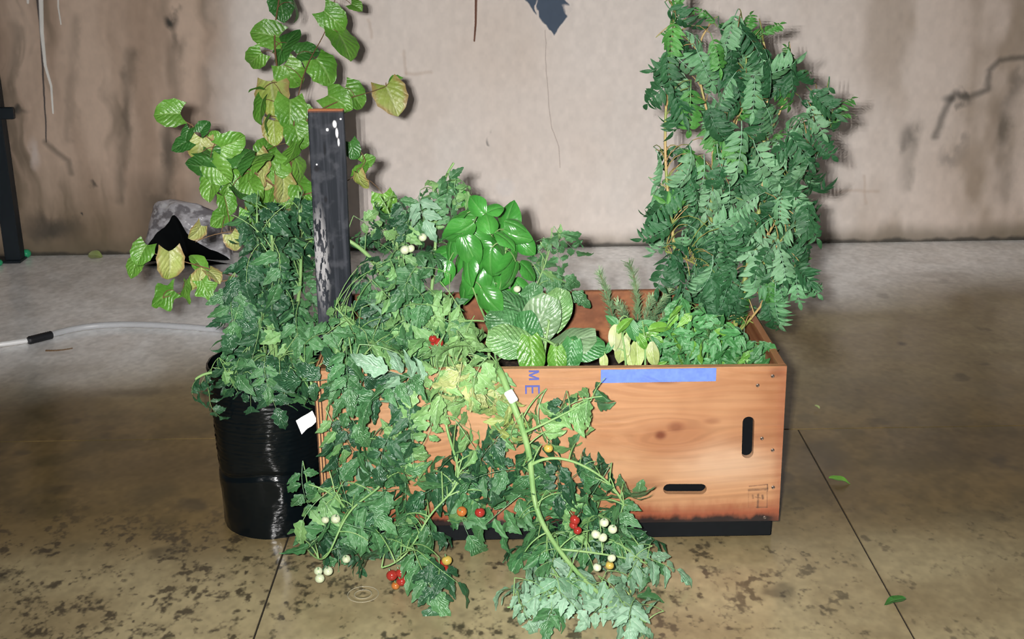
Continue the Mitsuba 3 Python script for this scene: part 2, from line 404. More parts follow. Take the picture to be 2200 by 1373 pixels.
a, b = PB(1291, 790), PB(1538, 818)
put('planter_box__tape_strip', mikit.ply(bx(a[0], b[0], BY - 0.0012, BY - 0.0002, b[1] - .001, BZ1 - 0.0045, 0.0003), 'm_blue_tape'), 'strip of blue masking tape along the top edge')
for (px, py) in ((1660, 808), (1628, 828), (1637, 942), (1660, 967), (1661, 1047), (1643, 1112)):
    q = PB(px, py)
    s = lathe([(0.0001, 0.0012), (0.0016, 0.0012), (0.0019, 0.0007), (0.0028, 0.0012), (0.0042, 0.0005), (0.0045, -0.001)], 14)
    s.apply_transform(trimesh.transformations.rotation_matrix(math.pi / 2, [1, 0, 0]))
    s.apply_translation([q[0], BY - 0.0005, q[1]])
    put('planter_box__' + num('screw'), mikit.ply(s, 'm_screw', smooth=40), 'rusty screw head')
# vertical blue stencil letters down the panel: M, E, I (the rest is hidden by the plant)
for ch, px, py, hpx in (('M', 1136, 796, 21), ('E', 1128, 828, 32), ('I', 1139, 922, 12)):
    hh = hpx / 905
    tm = meshkit.text_mesh(ch, hh, 0.0006, bold=(ch == 'M'))
    b0, b1 = tm.bounds
    q = PB(px, py)
    # turned a quarter: reads down the panel
    V = tm.vertices
    X, Z = (V[:, 1] - b0[1]), -(V[:, 0] - b0[0])
    tm = trimesh.Trimesh(np.stack([q[0] + X, BY - V[:, 2] - 0.0001, q[1] + Z], 1), tm.faces, process=False)
    put('planter_box__' + num('letter'), mikit.ply(tm, 'm_blue_ink'), 'faded blue stencilled letter ' + ch)


def soil_mesh(poly_pts, z, amp, n=50, seed=0):
    (x0, y0), (x1, y1) = poly_pts
    xs, ys = np.linspace(x0, x1, n), np.linspace(y0, y1, n)
    X, Y = np.meshgrid(xs, ys, indexing='ij')
    Z = z + amp * (meshkit.fbm(np.stack([X * 12, Y * 12, X * 0 + seed], -1), 4) - 0.5) * 2 + 0.3 * amp * (meshkit.noise(np.stack([X * 90, Y * 90, X * 0], -1)) - .5)
    return grid_mesh(np.stack([X, Y, Z], -1))[0]


mat('m_soil', lambda p, n, uv: mix((0.018, 0.013, 0.010), (0.05, 0.033, 0.022), smoothstep(0.5, 0.75, fbm(p.x * 120, p.y * 120, p.z * 120, 3))), 0.85, 0.3)
put('soil', mikit.ply(soil_mesh(((BX0 + .02, BY + .027), (BX1 - .02, BYB - .02)), 0.315, 0.02), 'm_soil', smooth=True), 'dark damp potting soil filling the plywood planter', 'soil', kind='stuff')

# ------------------------------------------------------------------ black grow bag
BAGC = np.array([-0.625, 3.06])
BAGR, BAGH = 0.142, 0.44


def bag_mesh():
    n, m = 96, 90
    g_ = np.arange(n) / n * 2 * np.pi
    zz = np.linspace(0, BAGH, m)
    G, Z = np.meshgrid(g_, zz)
    r_ = BAGR * (0.945 + 0.055 * Z / BAGH) + 0.004 * np.sin(2 * G + 1)
    P0 = np.stack([np.cos(G) * 3, np.sin(G) * 3, Z * 8], -1)
    r_ += 0.010 * (meshkit.fbm(P0, 3, 3) - 0.5)
    r_ += 0.0016 * np.sin(Z * 2 * np.pi / 0.012 + 2 * meshkit.noise(P0 * 2, 5)) * np.clip((Z - 0.16) * 20, 0, 1)      # fine wrap folds
    r_ -= 0.007 * np.exp(-((Z - 0.165 - .01 * np.sin(3 * G)) / 0.008) ** 2)                                         # a crease
    r_[-3:] += 0.004
    v = np.stack([BAGC[0] + r_ * np.cos(G), BAGC[1] + r_ * np.sin(G), Z], -1)
    inner = v[-1].copy(); inner[:, :2] = BAGC + (inner[:, :2] - BAGC) * 0.96
    deep = inner.copy(); deep[:, 2] -= 0.06
    v = np.concatenate([v, inner[None], deep[None]])
    a = len(v)
    i, j = np.meshgrid(np.arange(a - 1), np.arange(n), indexing='ij')
    q = np.stack([i * n + j, i * n + (j + 1) % n, (i + 1) * n + (j + 1) % n, (i + 1) * n + j], -1).reshape(-1, 4)
    return trimesh.Trimesh(v.reshape(-1, 3), np.vstack([q[:, [0, 1, 2]], q[:, [0, 2, 3]]]), process=False)


mat('m_bag', (0.002, 0.0035, 0.0045), 0.16, 0.36, bump=lambda p, n, uv: fbm(p.x * 60, p.y * 60, p.z * 120, 3) * 0.0014)
put('grow_bag', None, 'round black plastic grow bag holding a tomato plant, beside the plywood planter', 'planter bag')
put('grow_bag__body', mikit.ply(bag_mesh(), 'm_bag', smooth=True))
mat('m_paper', lambda p, n, uv: mix((0.82, 0.81, 0.80), (0.08, 0.07, 0.08), smoothstep(0.55, 0.7, fbm(p.x * 120, p.z * 160, 1.0, 3)) * blob(p.x, p.z, (float(LBC[0]), float(LBC[1])), .011, .009, .2)), 0.5, 0.4)
lab = [at(636, 903, 2.925), at(671, 882, 2.913), at(681, 905, 2.912), at(657, 926, 2.92), at(649, 931, 2.922)]
LBC = (lab[3] * .6 + lab[1] * .2 + lab[2] * .2)[[0, 2]]
gx = 9
P_ = np.zeros((gx, gx, 3))
tl, tr, br, bl = lab[0], lab[1], lab[2], lab[4]
for i in range(gx):
    for j in range(gx):
        s, t = i / (gx - 1), j / (gx - 1)
        q = (tl * (1 - s) + tr * s) * (1 - t) + (bl * (1 - s) + br * s) * t
        q = q + np.array([0, -0.004 * math.cos(s * 9) * (0.3 + t) - .002, 0])
        P_[i, j] = q
lm = grid_mesh(P_)[0]
lm2 = lm.copy(); lm2.vertices = lm2.vertices + [0, 0.0006, 0]
put('grow_bag__paper_label', mikit.ply(M(lm, lm2), 'm_paper', smooth=True), 'creased white paper label')
sg = lathe([(0.0001, 0.385), (0.06, 0.392), (0.11, 0.382), (0.13, 0.375)], 30)
sg.apply_translation([BAGC[0], BAGC[1], 0])
put('soil_001', mikit.ply(sg, 'm_soil', smooth=True), 'dark soil inside the round black grow bag', 'soil', kind='stuff')

# ------------------------------------------------------------------ charred board standing at the planter's corner
PY = 3.10
c1, c2, c3, c4 = at(660, 236, PY - .005), at(738, 236, PY - .005), at(680, 606, PY), at(753, 606, PY)


def board_mesh():
    top = (c1 + c2) / 2; bot = (c3 + c4) / 2
    ax = nrm(top - bot); wd = nrm((c2 - c1) + (c4 - c3)); wd = nrm(wd - ax * (wd @ ax)); th = np.cross(ax, wd)
    if th[1] < 0: th = -th
    wid = (np.linalg.norm(c2 - c1) + np.linalg.norm(c4 - c3)) / 2
    L = (top[2] - 0.20) / ax[2]
    m = bx(-wid / 2, wid / 2, 0, 0.021, -L, 0, 0.0015)
    m = m.subdivide_to_size(0.02)
    V = m.vertices
    V[:, 1] += 0.0012 * (meshkit.fbm(np.stack([V[:, 0] * 30, V[:, 1] * 5, V[:, 2] * 6], -1), 3) - .5)
    V[:, 0] += 0.0025 * (meshkit.fbm(np.stack([V[:, 2] * 8, V[:, 1] * 9, np.sign(V[:, 0]) * 5], -1), 3) - .5)
    Mx = np.eye(4); Mx[:3, 0], Mx[:3, 1], Mx[:3, 2], Mx[:3, 3] = wd, th, ax, top
    m.vertices = V
    m.apply_transform(Mx)
    return m


BT = (c1 + c2) / 2
bq = lambda px, py: at(px, py, PY)[[0, 2]].tolist()


def board_color(p, n, uv):
    x, z = p.x, p.z
    gr_ = fbm(x * 140, z * 7, 2.0, 3)
    c = mix((0.009, 0.0115, 0.016), (0.030, 0.033, 0.041), smoothstep(0.35, 0.8, gr_))
    c = mix(c, (0.055, 0.057, 0.066), smoothstep(0.5, 0.8, fbm(x * 40, z * 40, 5.0, 4)) * 0.5)
    worn = smoothstep(0.48, 0.60, fbm(x * 260, z * 70, 7.0, 3) + 0.10 * fbm(x * 30, z * 14, 3, 2)) * blob(x, z, bq(690, 555), .026, .17, .3)
    c = mix(c, (0.34, 0.33, 0.33), worn * 0.85)
    for q, a, b in ((bq(719, 266), .0065, .011), (bq(724, 285), .005, .015), (bq(728, 305), .004, .012), (bq(704, 278), .004, .005), (bq(681, 353), .003, .003), (bq(733, 255), .003, .003)):
        c = mix(c, (0.75, 0.74, 0.74), blob(x + .004 * (gr_ - .5), z, q, a, b, .5) * 0.95)
    for q, a, b in ((bq(698, 320), .004, .018), (bq(681, 362), .011, .012), (bq(700, 428), .006, .012), (bq(716, 530), .003, .008)):
        c = mix(c, (0.006, 0.006, 0.008), blob(x, z, q, a, b, .3) * 0.9)
    top = dr.select(n.z > 0.6, 1.0, 0.0)
    c = mix(c, (0.45, 0.17, 0.07), top)
    return mix(c, (0.16, 0.055, 0.025), (1 - top) * smoothstep(float(BT[2]) - .008, float(BT[2]) - .002, z) * 0.7)


mat('m_board', board_color, 0.7, 0.2)
put('charred_board', mikit.ply(board_mesh(), 'm_board'), 'upright blackened wooden board with white paint flecks, standing between the tomato plants', 'board')

# ------------------------------------------------------------------ leaves: shapes
def leaf(L, hw, nv=10, nu=5, bend=0.6, fold=0.15, wave=0.0, cord=0.0, teeth=None, seed=0, twist=0.0, cup=0.0):
    """A blade along +y from the origin, facing +z. hw(v): half width at v; bend: radians it droops over its length."""
    v = np.linspace(0, 1, nv)
    s = np.linspace(-1, 1, nu)
    ang = bend * v
    dy = np.r_[0, np.cumsum((np.cos(ang[1:]) + np.cos(ang[:-1])) / 2)] / (nv - 1) * L
    dz = -np.r_[0, np.cumsum((np.sin(ang[1:]) + np.sin(ang[:-1])) / 2)] / (nv - 1) * L
    w = np.array([hw(t) for t in v]) * L
    X = w[:, None] * s[None]
    off = (fold * np.abs(X) - cup * X ** 2 / (w.max() + 1e-9)) + wave * L * np.sin(v * 11 + seed)[:, None] * s[None] ** 2 * np.sign(s[None] * 0.4 + 0.7)
    off = off + twist * X * v[:, None]
    back = -cord * L * np.abs(s[None]) ** 1.5 * (1 - v[:, None]) ** 3
    Y = dy[:, None] + back * np.cos(ang)[:, None] + off * np.sin(ang)[:, None]
    Z = dz[:, None] + off * np.cos(ang)[:, None] - back * np.sin(ang)[:, None] * 0
    if teeth is not None:
        Y = Y + teeth * L * np.abs(s[None]) ** 2 * (np.arange(nv) % 2)[:, None]
    m, uv = grid_mesh(np.stack([X, Y, Z], -1))
    return m.vertices.copy(), m.faces.copy(), np.stack([np.tile(s * .5 + .5, nv), np.repeat(v, nu)], 1)


def join(items):
    """[(V, F, UV, matrix)] -> one (V, F, UV)"""
    vs, fs, us, k = [], [], [], 0
    for V, F, U, m in items:
        vs.append(V @ m[:3, :3].T + m[:3, 3]); fs.append(F + k); us.append(U); k += len(V)
    return np.vstack(vs), np.vstack(fs), np.vstack(us)


def frame(pos, d, n, s=1.0, sx=1.0):
    d = nrm(d); n = np.asarray(n, float); n = n - d * (n @ d)
    if np.linalg.norm(n) < 1e-3:
        n = np.cross(d, [1, 0, 0.3])
    n = nrm(n); x = np.cross(d, n)
    m = np.eye(4); m[:3, 0], m[:3, 1], m[:3, 2], m[:3, 3] = x * s * sx, d * s, n * s, pos
    return m


def shape(tri, bsdf, smooth=True):
    V, F, U = tri
    return mikit.ply((V, F), bsdf, smooth=smooth, uv=U)


def placed(sh, m, bsdf=None):
    d = {**sh, 'to_world': T(m.tolist() if not isinstance(m, list) else m)}
    if bsdf:
        d['bsdf'] = {'type': 'ref', 'id': bsdf}
    return d


def flat_uv(m, u=0.5, v=0.5):
    return np.tile([u, v], (len(m.vertices), 1))


# ------------------------------------------------------------------ leaves: materials
def leaf_mat(name, a, b, vein, rough=0.42, spec=0.5, blotch=None, nveins=7, vk=0.55, edge=None, k=0.72, relief=1.0):
    def fn(p, n, uv):
        u, v = uv.x, uv.y
        s = dr.abs(u - 0.5) * 2
        q = (v - 0.55 * s) * nveins
        f = dr.abs(q - dr.floor(q) - 0.5) * 2
        side = smoothstep(0.80, 0.97, f) * 0.6 * (1 - smoothstep(0.85, 1, s))
        midr = 1 - smoothstep(0.03, 0.11, s)
        nz = fbm(p.x * 38, p.y * 38, p.z * 38, 3)
        big = noise(p.x * 9, p.y * 9, p.z * 9 + 5)
        c = mix(a, b, smoothstep(0.25, 0.75, 0.35 * nz + 0.65 * big)) * (0.72 + 0.5 * noise(p.x * 17 + 3, p.y * 17, p.z * 17))
        if blotch is not None:
            c = mix(c, blotch, smoothstep(0.52, 0.68, fbm(p.x * 26, p.y * 26, p.z * 26 + 9, 3)) * 0.8)
        if edge is not None:
            c = mix(c, edge, smoothstep(0.6, 1.0, s + 0.5 * (nz - .5)) * 0.7)
        return mix(c, vein, dr.maximum(side * 0.6, midr) * vk) * (k * 0.86)

    def bm(p, n, uv):
        s = dr.abs(uv.x - 0.5) * 2
        q = (uv.y - 0.55 * s) * nveins
        f = dr.abs(q - dr.floor(q) - 0.5) * 2
        return -(f * f * 0.0028 * relief + (1 - smoothstep(0.0, 0.16, s)) * 0.0016) + fbm(p.x * 150, p.y * 150, p.z * 150, 2) * (0.0040 * relief)
    mat(name, fn, rough * 0.84, min(1.0, spec * 1.5), bump=bm)
    return name


leaf_mat('m_tom_dark', (0.018, 0.088, 0.036), (0.038, 0.145, 0.058), (0.10, 0.24, 0.11), 0.44, 0.6)
leaf_mat('m_tom_mid', (0.055, 0.20, 0.065), (0.10, 0.29, 0.10), (0.22, 0.40, 0.2), 0.48, 0.55)
leaf_mat('m_tom_light', (0.15, 0.36, 0.115), (0.26, 0.48, 0.16), (0.36, 0.56, 0.28), 0.5, 0.5, k=0.85)
leaf_mat('m_tom_yellow', (0.36, 0.46, 0.11), (0.46, 0.52, 0.20), (0.52, 0.60, 0.3), 0.5, 0.5, blotch=(0.25, 0.42, 0.12), k=0.85)
leaf_mat('m_tom_frost', (0.145, 0.32, 0.17), (0.26, 0.45, 0.29), (0.40, 0.54, 0.40), 0.55, 0.5, k=0.85)
leaf_mat('m_vine', (0.10, 0.31, 0.03), (0.18, 0.42, 0.055), (0.30, 0.52, 0.14), 0.5, 0.45, nveins=5, k=0.8, relief=0.55)
leaf_mat('m_vine_dark', (0.035, 0.17, 0.028), (0.07, 0.25, 0.04), (0.15, 0.33, 0.10), 0.5, 0.45, nveins=5, k=0.7, relief=0.55)
leaf_mat('m_vine_yellow', (0.34, 0.46, 0.075), (0.50, 0.52, 0.19), (0.55, 0.60, 0.3), 0.55, 0.4, nveins=5, edge=(0.40, 0.21, 0.10), k=0.85, relief=0.5)
leaf_mat('m_basil', (0.05, 0.29, 0.04), (0.085, 0.38, 0.06), (0.17, 0.46, 0.12), 0.30, 0.6, nveins=5, k=0.66, relief=0.12)
leaf_mat('m_marigold', (0.022, 0.118, 0.040), (0.050, 0.185, 0.066), (0.09, 0.24, 0.12), 0.5, 0.35, k=0.66)
leaf_mat('m_marigold_pale', (0.09, 0.245, 0.10), (0.16, 0.325, 0.165), (0.2, 0.34, 0.24), 0.5, 0.35, k=1.05)  # lighter copy: the wet shine of flash-lit leaves put into the colour
leaf_mat('m_marigold_new', (0.06, 0.26, 0.045), (0.10, 0.34, 0.06), (0.18, 0.4, 0.12), 0.5, 0.4)
leaf_mat('m_chard', (0.16, 0.33, 0.13), (0.27, 0.42, 0.22), (0.45, 0.6, 0.38), 0.5, 0.45, nveins=6, relief=0.45)
leaf_mat('m_mint', (0.04, 0.21, 0.045), (0.085, 0.31, 0.09), (0.2, 0.48, 0.2), 0.5, 0.5, relief=0.7)
leaf_mat('m_wilt', (0.40, 0.52, 0.15), (0.52, 0.60, 0.25), (0.55, 0.62, 0.34), 0.55, 0.4, blotch=(0.42, 0.47, 0.25), k=0.85, relief=0.5)
leaf_mat('m_rosemary', (0.09, 0.19, 0.08), (0.22, 0.33, 0.17), (0.22, 0.3, 0.19), 0.5, 0.4, k=1.5)
mat('m_stem', lambda p, n, uv: mix((0.12, 0.26, 0.075), (0.24, 0.37, 0.14), noise(p.x * 30, p.y * 30, p.z * 30)), 0.5, 0.4)
mat('m_stem_dark', (0.09, 0.20, 0.06), 0.5, 0.4)
mat('m_stem_tan', lambda p, n, uv: mix((0.20, 0.24, 0.06), (0.36, 0.25, 0.10), smoothstep(.4, .6, noise(p.x * 20, p.y * 20, p.z * 20))), 0.5, 0.4)
mat('m_stem_brown', (0.17, 0.10, 0.05), 0.6, 0.3)

# ------------------------------------------------------------------ tomato plants
def hw_tom(t):       # ovate pointed leaflet with uneven lobes
    b = 0.25 * ((t / .30) ** .5 if t < .30 else (1 - (t - .30) / .70) ** .8)
    return max(0.004, b * (1 + 0.22 * math.cos(t * 2 * math.pi * 4.2 + 0.2) * (1 - .5 * t)))


def hw_small(t):
    return max(0.004, 0.30 * math.sin(math.pi * min(1, t * 0.95 + 0.05) ** 0.8) * (1 + .15 * math.cos(t * 17)))


TLEAF = [leaf(1, hw_tom, 19, 7, bend=R.uniform(0.4, 1.5), fold=R.uniform(0.05, 0.5), wave=R.uniform(.015, .04), seed=k, cup=R.uniform(0, .4), twist=R.uniform(-.4, .4)) for k in range(8)]
TLEAF_SH = [shape(t, 'm_tom_mid') for t in TLEAF]


def compound(k, pairs=(0.30, 0.55, 0.80), size=0.44, droop=0.8, rs=0.008, spread=62):
    """rachis along +y of length 1; returns (rachis triple, [(template index, matrix)])"""
    rg = np.random.default_rng(100 + k)
    n = 9
    t = np.linspace(0, 1, n)
    side = rg.uniform(-.10, .10)
    ang = droop * t
    y = np.r_[0, np.cumsum(np.cos((ang[1:] + ang[:-1]) / 2))] / (n - 1)
    z = -np.r_[0, np.cumsum(np.sin((ang[1:] + ang[:-1]) / 2))] / (n - 1)
    pts = np.stack([side * np.sin(t * 3), y, z], 1) * 0.72
    rm = tube(pts, np.linspace(rs, rs * .45, n), 5)
    items = []

    def P(u):
        i = min(n - 2, int(u * (n - 1))); f = u * (n - 1) - i
        return pts[i] * (1 - f) + pts[i + 1] * f, nrm(pts[i + 1] - pts[i])
    for q, u in enumerate(pairs):
        for sgn in (-1, 1):
            p, d = P(min(1, max(0, u + rg.uniform(-.05, .05))))
            a = math.radians(spread + rg.uniform(-16, 16))
            up = nrm(np.cross([1, 0, 0], d))
            dd = d * math.cos(a) + sgn * np.array([1, 0, 0]) * math.sin(a) - up * rg.uniform(.0, .45)
            s = size * (0.62 + 0.38 * math.sin(math.pi * (q + 1) / (len(pairs) + 0.6))) * rg.uniform(.75, 1.1)
            items.append((int(rg.integers(len(TLEAF))), frame(p + nrm(dd) * 0.02, dd, up + rg.normal(0, .26, 3), s, rg.uniform(.85, 1.25))))
    p, d = P(1.0)
    up = nrm(np.cross([1, 0, 0], d))
    items.append((int(rg.integers(len(TLEAF))), frame(p, d - up * rg.uniform(0, .3), up + rg.normal(0, .15, 3), size * rg.uniform(1.0, 1.25))))
    return (rm.vertices, rm.faces, flat_uv(rm)), items


COMP = [compound(k, pairs=((0.24, 0.50, 0.76) if k % 3 else (0.36, 0.72)), droop=0.4 + 0.28 * (k % 5)) for k in range(10)]
COMP_JOIN = [shape(join([(*TLEAF[i], m) for i, m in its] + [(*rch, np.eye(4))]), 'm_tom_mid') for rch, its in COMP]
COMP_RACH = [shape(rch, 'm_stem') for rch, its in COMP]
# lighter, narrow-lobed leaves of shoot tips
SLEAF = [leaf(1, hw_small, 8, 5, bend=.8, fold=.2, seed=k) for k in range(3)]


def poly_fill(poly, n, mind, seed, tries=6000, inset=0):
    rg = np.random.default_rng(seed)
    P = Polygon(poly).buffer(0)
    P = P if P.buffer(-inset).is_empty else P.buffer(-inset)
    x0, y0, x1, y1 = P.bounds
    out = []
    for _ in range(tries):
        if len(out) >= n:
            break
        q = (rg.uniform(x0, x1), rg.uniform(y0, y1))
        if P.contains(Point(q)) and all((q[0] - o[0]) ** 2 + (q[1] - o[1]) ** 2 > mind * mind for o in out):
            out.append(q)
    return out


def stems3(lines):
    """[[(px, py, Y), ...], ...] -> smooth 3-D lines"""
    return [spline([at(*q) if q[2] > 0 else gr(q[0], q[1], -q[2]) for q in ln], 6 * len(ln)) for ln in lines]


def nearest(lines, p, rg=None):
    best = None
    for ln in lines:
        d = np.linalg.norm(ln - p, axis=1); i = int(d.argmin())
        if best is None or d[i] < best[0]:
            if rg is not None:
                i = int(np.clip(i + rg.integers(-4, 3), 0, len(ln) - 1))
            best = (d[i], ln[i], nrm(ln[min(i + 1, len(ln) - 1)] - ln[max(i - 1, 0)]))
    return best


TOCAM = lambda p: nrm(CAM - p)


def tomato_plant(key, lines, radii, pts, size, seed, mats, split=0, droop=0.55, stem='m_stem', face=0.62):
    """pts: leaf places (3-D). mats(p, rg) -> bsdf. The first SPLIT leaves (the nearest) keep each leaflet as a sub-part."""
    rg = np.random.default_rng(seed)
    tubes = [tube(ln, np.linspace(r0, r1, len(ln)), 8) for ln, (r0, r1) in zip(lines, radii)]
    order = sorted(range(len(pts)), key=lambda i: pts[i][1])
    leaves = []
    for rank, i in enumerate(order):
        p = np.asarray(pts[i], float)
        dist, q, _ = nearest(lines, p, rg)
        s = (size(p) if callable(size) else size) * rg.uniform(.75, 1.2)
        d = (p - q) / max(dist, 0.05) * 0.8 + np.array([0, -.10, -droop]) + rg.normal(0, .38, 3)
        d = nrm(d)
        base = p - d * s * 0.42
        nn = TOCAM(p) * face + np.array([0, 0, .55]) + rg.normal(0, .42, 3)
        base[2] = max(base[2], 0.012)
        if p[2] < 0.10:       # lies on the ground
            d = nrm(np.array([d[0], d[1], max(d[2], -0.05)])); nn = np.array([0, -.25, 1]) + rg.normal(0, .2, 3)
            base[2] = max(base[2], 0.03)
        if np.linalg.norm(base - q) > 0.015:
            mid = (base + q) / 2 + np.array([0, 0, .12 * np.linalg.norm(base - q)])
            tubes.append(tube(spline([q, mid, base], 6), np.linspace(.0017, .0011, 6) * (s / .15), 5))
        leaves.append((rank, frame(base, d, nn, s), int(rg.integers(len(COMP))), mats(p, rg)))
    put(key + '__stem', mikit.ply(M(*tubes), stem, smooth=True))
    nl = 0
    for rank, m, k, b in leaves:
        lk = f'{key}__leaf' + (f'_{rank:03d}' if rank else '')
        if nl + len(COMP[k][1]) <= split:
            put(lk, placed(COMP_RACH[k], m))
            for q, (ti, lmx) in enumerate(COMP[k][1]):
                put(f'{lk}__leaflet' + (f'_{q:03d}' if q else ''), placed(TLEAF_SH[ti], m @ lmx, b))
            nl += len(COMP[k][1])
        else:
            put(lk, placed(COMP_JOIN[k], m, b))


def fruit_mesh(r):
    s = trimesh.creation.icosphere(3, r)
    V = s.vertices
    rad = np.hypot(V[:, 0], V[:, 1])
    V[:, 2] = V[:, 2] * 0.94 - np.where(V[:, 2] > 0, 0.22 * r * np.exp(-(rad / (0.33 * r)) ** 2), 0)
    s.vertices = V
    return s


def calyx_mesh(r):
    its = [(*leaf(1, lambda t: .12 * (1 - t) + .01, 5, 3, bend=1.2, fold=0), frame([0, 0, .76 * r], [math.cos(a), math.sin(a), .25], [0, 0, 1], r * .8)) for a in np.arange(5) * 2 * math.pi / 5]
    tb = tube([[0, 0, .7 * r], [0, 0, 1.3 * r]], .12 * r, 5)
    its.append((tb.vertices, tb.faces, flat_uv(tb), np.eye(4)))
    return join(its)


mat('m_tomato_red', (0.25, 0.022, 0.016), 0.16, 0.6)
mat('m_tomato_orange', (0.34, 0.11, 0.025), 0.16, 0.6)
mat('m_tomato_yellow', (0.40, 0.29, 0.06), 0.2, 0.6)
mat('m_tomato_green', lambda p, n, uv: mix((0.42, 0.48, 0.29), (0.52, 0.56, 0.40), noise(p.x * 90, p.y * 90, p.z * 90)), 0.22, 0.6)
FR = mikit.ply(fruit_mesh(1.0), 'm_tomato_red', smooth=True)
CX = shape(calyx_mesh(1.0), 'm_tom_mid')
FLAB = {'red': 'ripe red cherry tomato', 'orange': 'orange half-ripe cherry tomato', 'yellow': 'yellow turning cherry tomato', 'green': 'pale green unripe cherry tomato'}


def fruits(key, items):
    for i, (px, py, Y, rp, kind) in enumerate(items):
        p = at(px, py, Y) if Y > 0 else gr(px, py, -Y)
        r = rp * np.linalg.norm(p - CAM) / FP
        p[2] = max(p[2], r * .95)
        rg = np.random.default_rng(i)
        m = frame(p, rg.normal(0, 1, 3) * [1, 1, .3], [rg.normal(0, .3), rg.normal(0, .3) + .2, 1.0], r)
        fk = f'{key}__tomato' + (f'_{i:03d}' if i else '')
        put(fk, placed(FR, m, 'm_tomato_' + kind), FLAB[kind])
        put(fk + '__calyx', placed(CX, m))


# -- the plant in the black bag
def pick(*ws):
    names, w = [a for a, _ in ws], np.cumsum([b for _, b in ws])
    return lambda p, rg: names[int(np.searchsorted(w / w[-1], rg.random()))]


bag_lines = stems3([[(590, 800, 3.06), (585, 690, 3.05), (560, 560, 3.05), (552, 460, 3.08)], [(600, 800, 3.05), (630, 700, 3.06), (645, 600, 3.16), (645, 480, 3.22), (640, 410, 3.24)],
                    [(595, 800, 3.06), (540, 720, 3.0), (500, 640, 2.98), (488, 620, 2.97)], [(600, 800, 3.04), (640, 760, 2.94), (668, 820, 2.89), (672, 850, 2.88)], [(590, 800, 3.06), (545, 790, 2.95), (515, 800, 2.92), (470, 800, 2.90), (420, 815, 2.89)],
                    [(600, 800, 3.06), (580, 640, 3.0), (585, 530, 2.98), (578, 470, 2.98)]])
bag_poly = [(470, 640), (495, 580), (525, 540), (525, 470), (545, 430), (580, 425), (650, 430), (672, 600), (688, 720), (688, 840), (655, 862), (620, 830), (575, 815), (540, 800), (498, 790), (496, 740), (482, 690), (455, 640)]
put('tomato_plant', None, 'dense dark green tomato plant growing out of the round black grow bag', 'tomato plant')
rg0 = np.random.default_rng(3)
bp = [at(x, y, (3.02 + rg0.uniform(-.13, .16)) if x < 612 or y > 640 else 3.24 + rg0.uniform(-.04, .08)) for x, y in poly_fill(bag_poly, 104, 17, 11, inset=16)] + [at(x, y, 2.9) for x, y in ((408, 818), (430, 812), (452, 838), (458, 880), (470, 800), (500, 815), (520, 810), (560, 815), (655, 850), (640, 830), (585, 835), (610, 845), (600, 815), (540, 830), (625, 815), (575, 800), (510, 790), (640, 800), (660, 815), (505, 770))]
tomato_plant('tomato_plant', bag_lines, [(.0065, .003)] * 6, bp, lambda p: 0.148 if p[0] > -.70 else (0.10 if p[2] > .45 else 0.075), 21, pick(('m_tom_dark', .68), ('m_tom_mid', .30), ('m_tom_light', .02)), split=290)

# -- the tall plant behind the board and the basil
mid_lines = stems3([[(880, 800, 3.20), (850, 690, 3.18), (800, 560, 3.15), (745, 515, 3.14)], [(900, 800, 3.22), (925, 640, 3.25), (935, 530, 3.27), (945, 420, 3.28), (975, 350, 3.28)], [(900, 790, 3.18), (860, 620, 3.2), (840, 470, 3.25), (815, 420, 3.26)],
                    [(880, 800, 3.1), (960, 700, 3.05), (1040, 690, 3.0)], [(870, 800, 3.1), (780, 720, 3.0), (720, 660, 2.98)], [(930, 800, 3.2), (1120, 700, 3.3), (1150, 620, 3.33), (1180, 540, 3.35), (1185, 490, 3.36)]])
mid_poly = [(755, 560), (770, 450), (800, 430), (835, 470), (850, 400), (920, 395), (950, 345), (1000, 350), (1035, 400), (985, 450), (945, 500), (950, 560), (935, 640), (1000, 700), (1060, 720), (1050, 780), (900, 800), (740, 780), (690, 740), (690, 660), (770, 640)]
put('tomato_plant_001', None, 'tall leafy tomato plant with pale unripe fruit between the charred board and the basil', 'tomato plant')
mp = [at(x, y, (3.22 if y < 560 else 3.05) + rg0.uniform(-.12, .12)) for x, y in poly_fill(mid_poly, 106, 19, 12, inset=14)]
mp += [at(x, y, 3.34) for x, y in ((1175, 500), (1190, 530), (1165, 550), (1205, 545), (1180, 575), (1150, 600), (1195, 600), (1215, 520), (1135, 640), (1170, 640), (1225, 600), (1110, 680))]
tomato_plant('tomato_plant_001', mid_lines, [(.009, .005), (.006, .003), (.005, .002), (.005, .002), (.005, .002), (.0035, .0015)], mp, lambda p: 0.155 if p[2] < .62 else 0.115, 22,
             lambda p, rg: 'm_tom_mid' if rg.random() < .52 else ('m_tom_dark' if rg.random() < (.45 if p[2] > .62 else .2) else ('m_tom_light' if rg.random() < .8 else 'm_tom_frost')), split=290)
fruits('tomato_plant_001', [(870, 537, 3.02, 10, 'green'), (882, 534, 3.03, 9, 'green'), (908, 510, 3.05, 9, 'green'), (930, 728, 2.9, 9, 'red'), (943, 736, 2.9, 10, 'red'), (928, 742, 2.9, 8, 'red'), (1111, 621, 3.1, 8, 'green')])

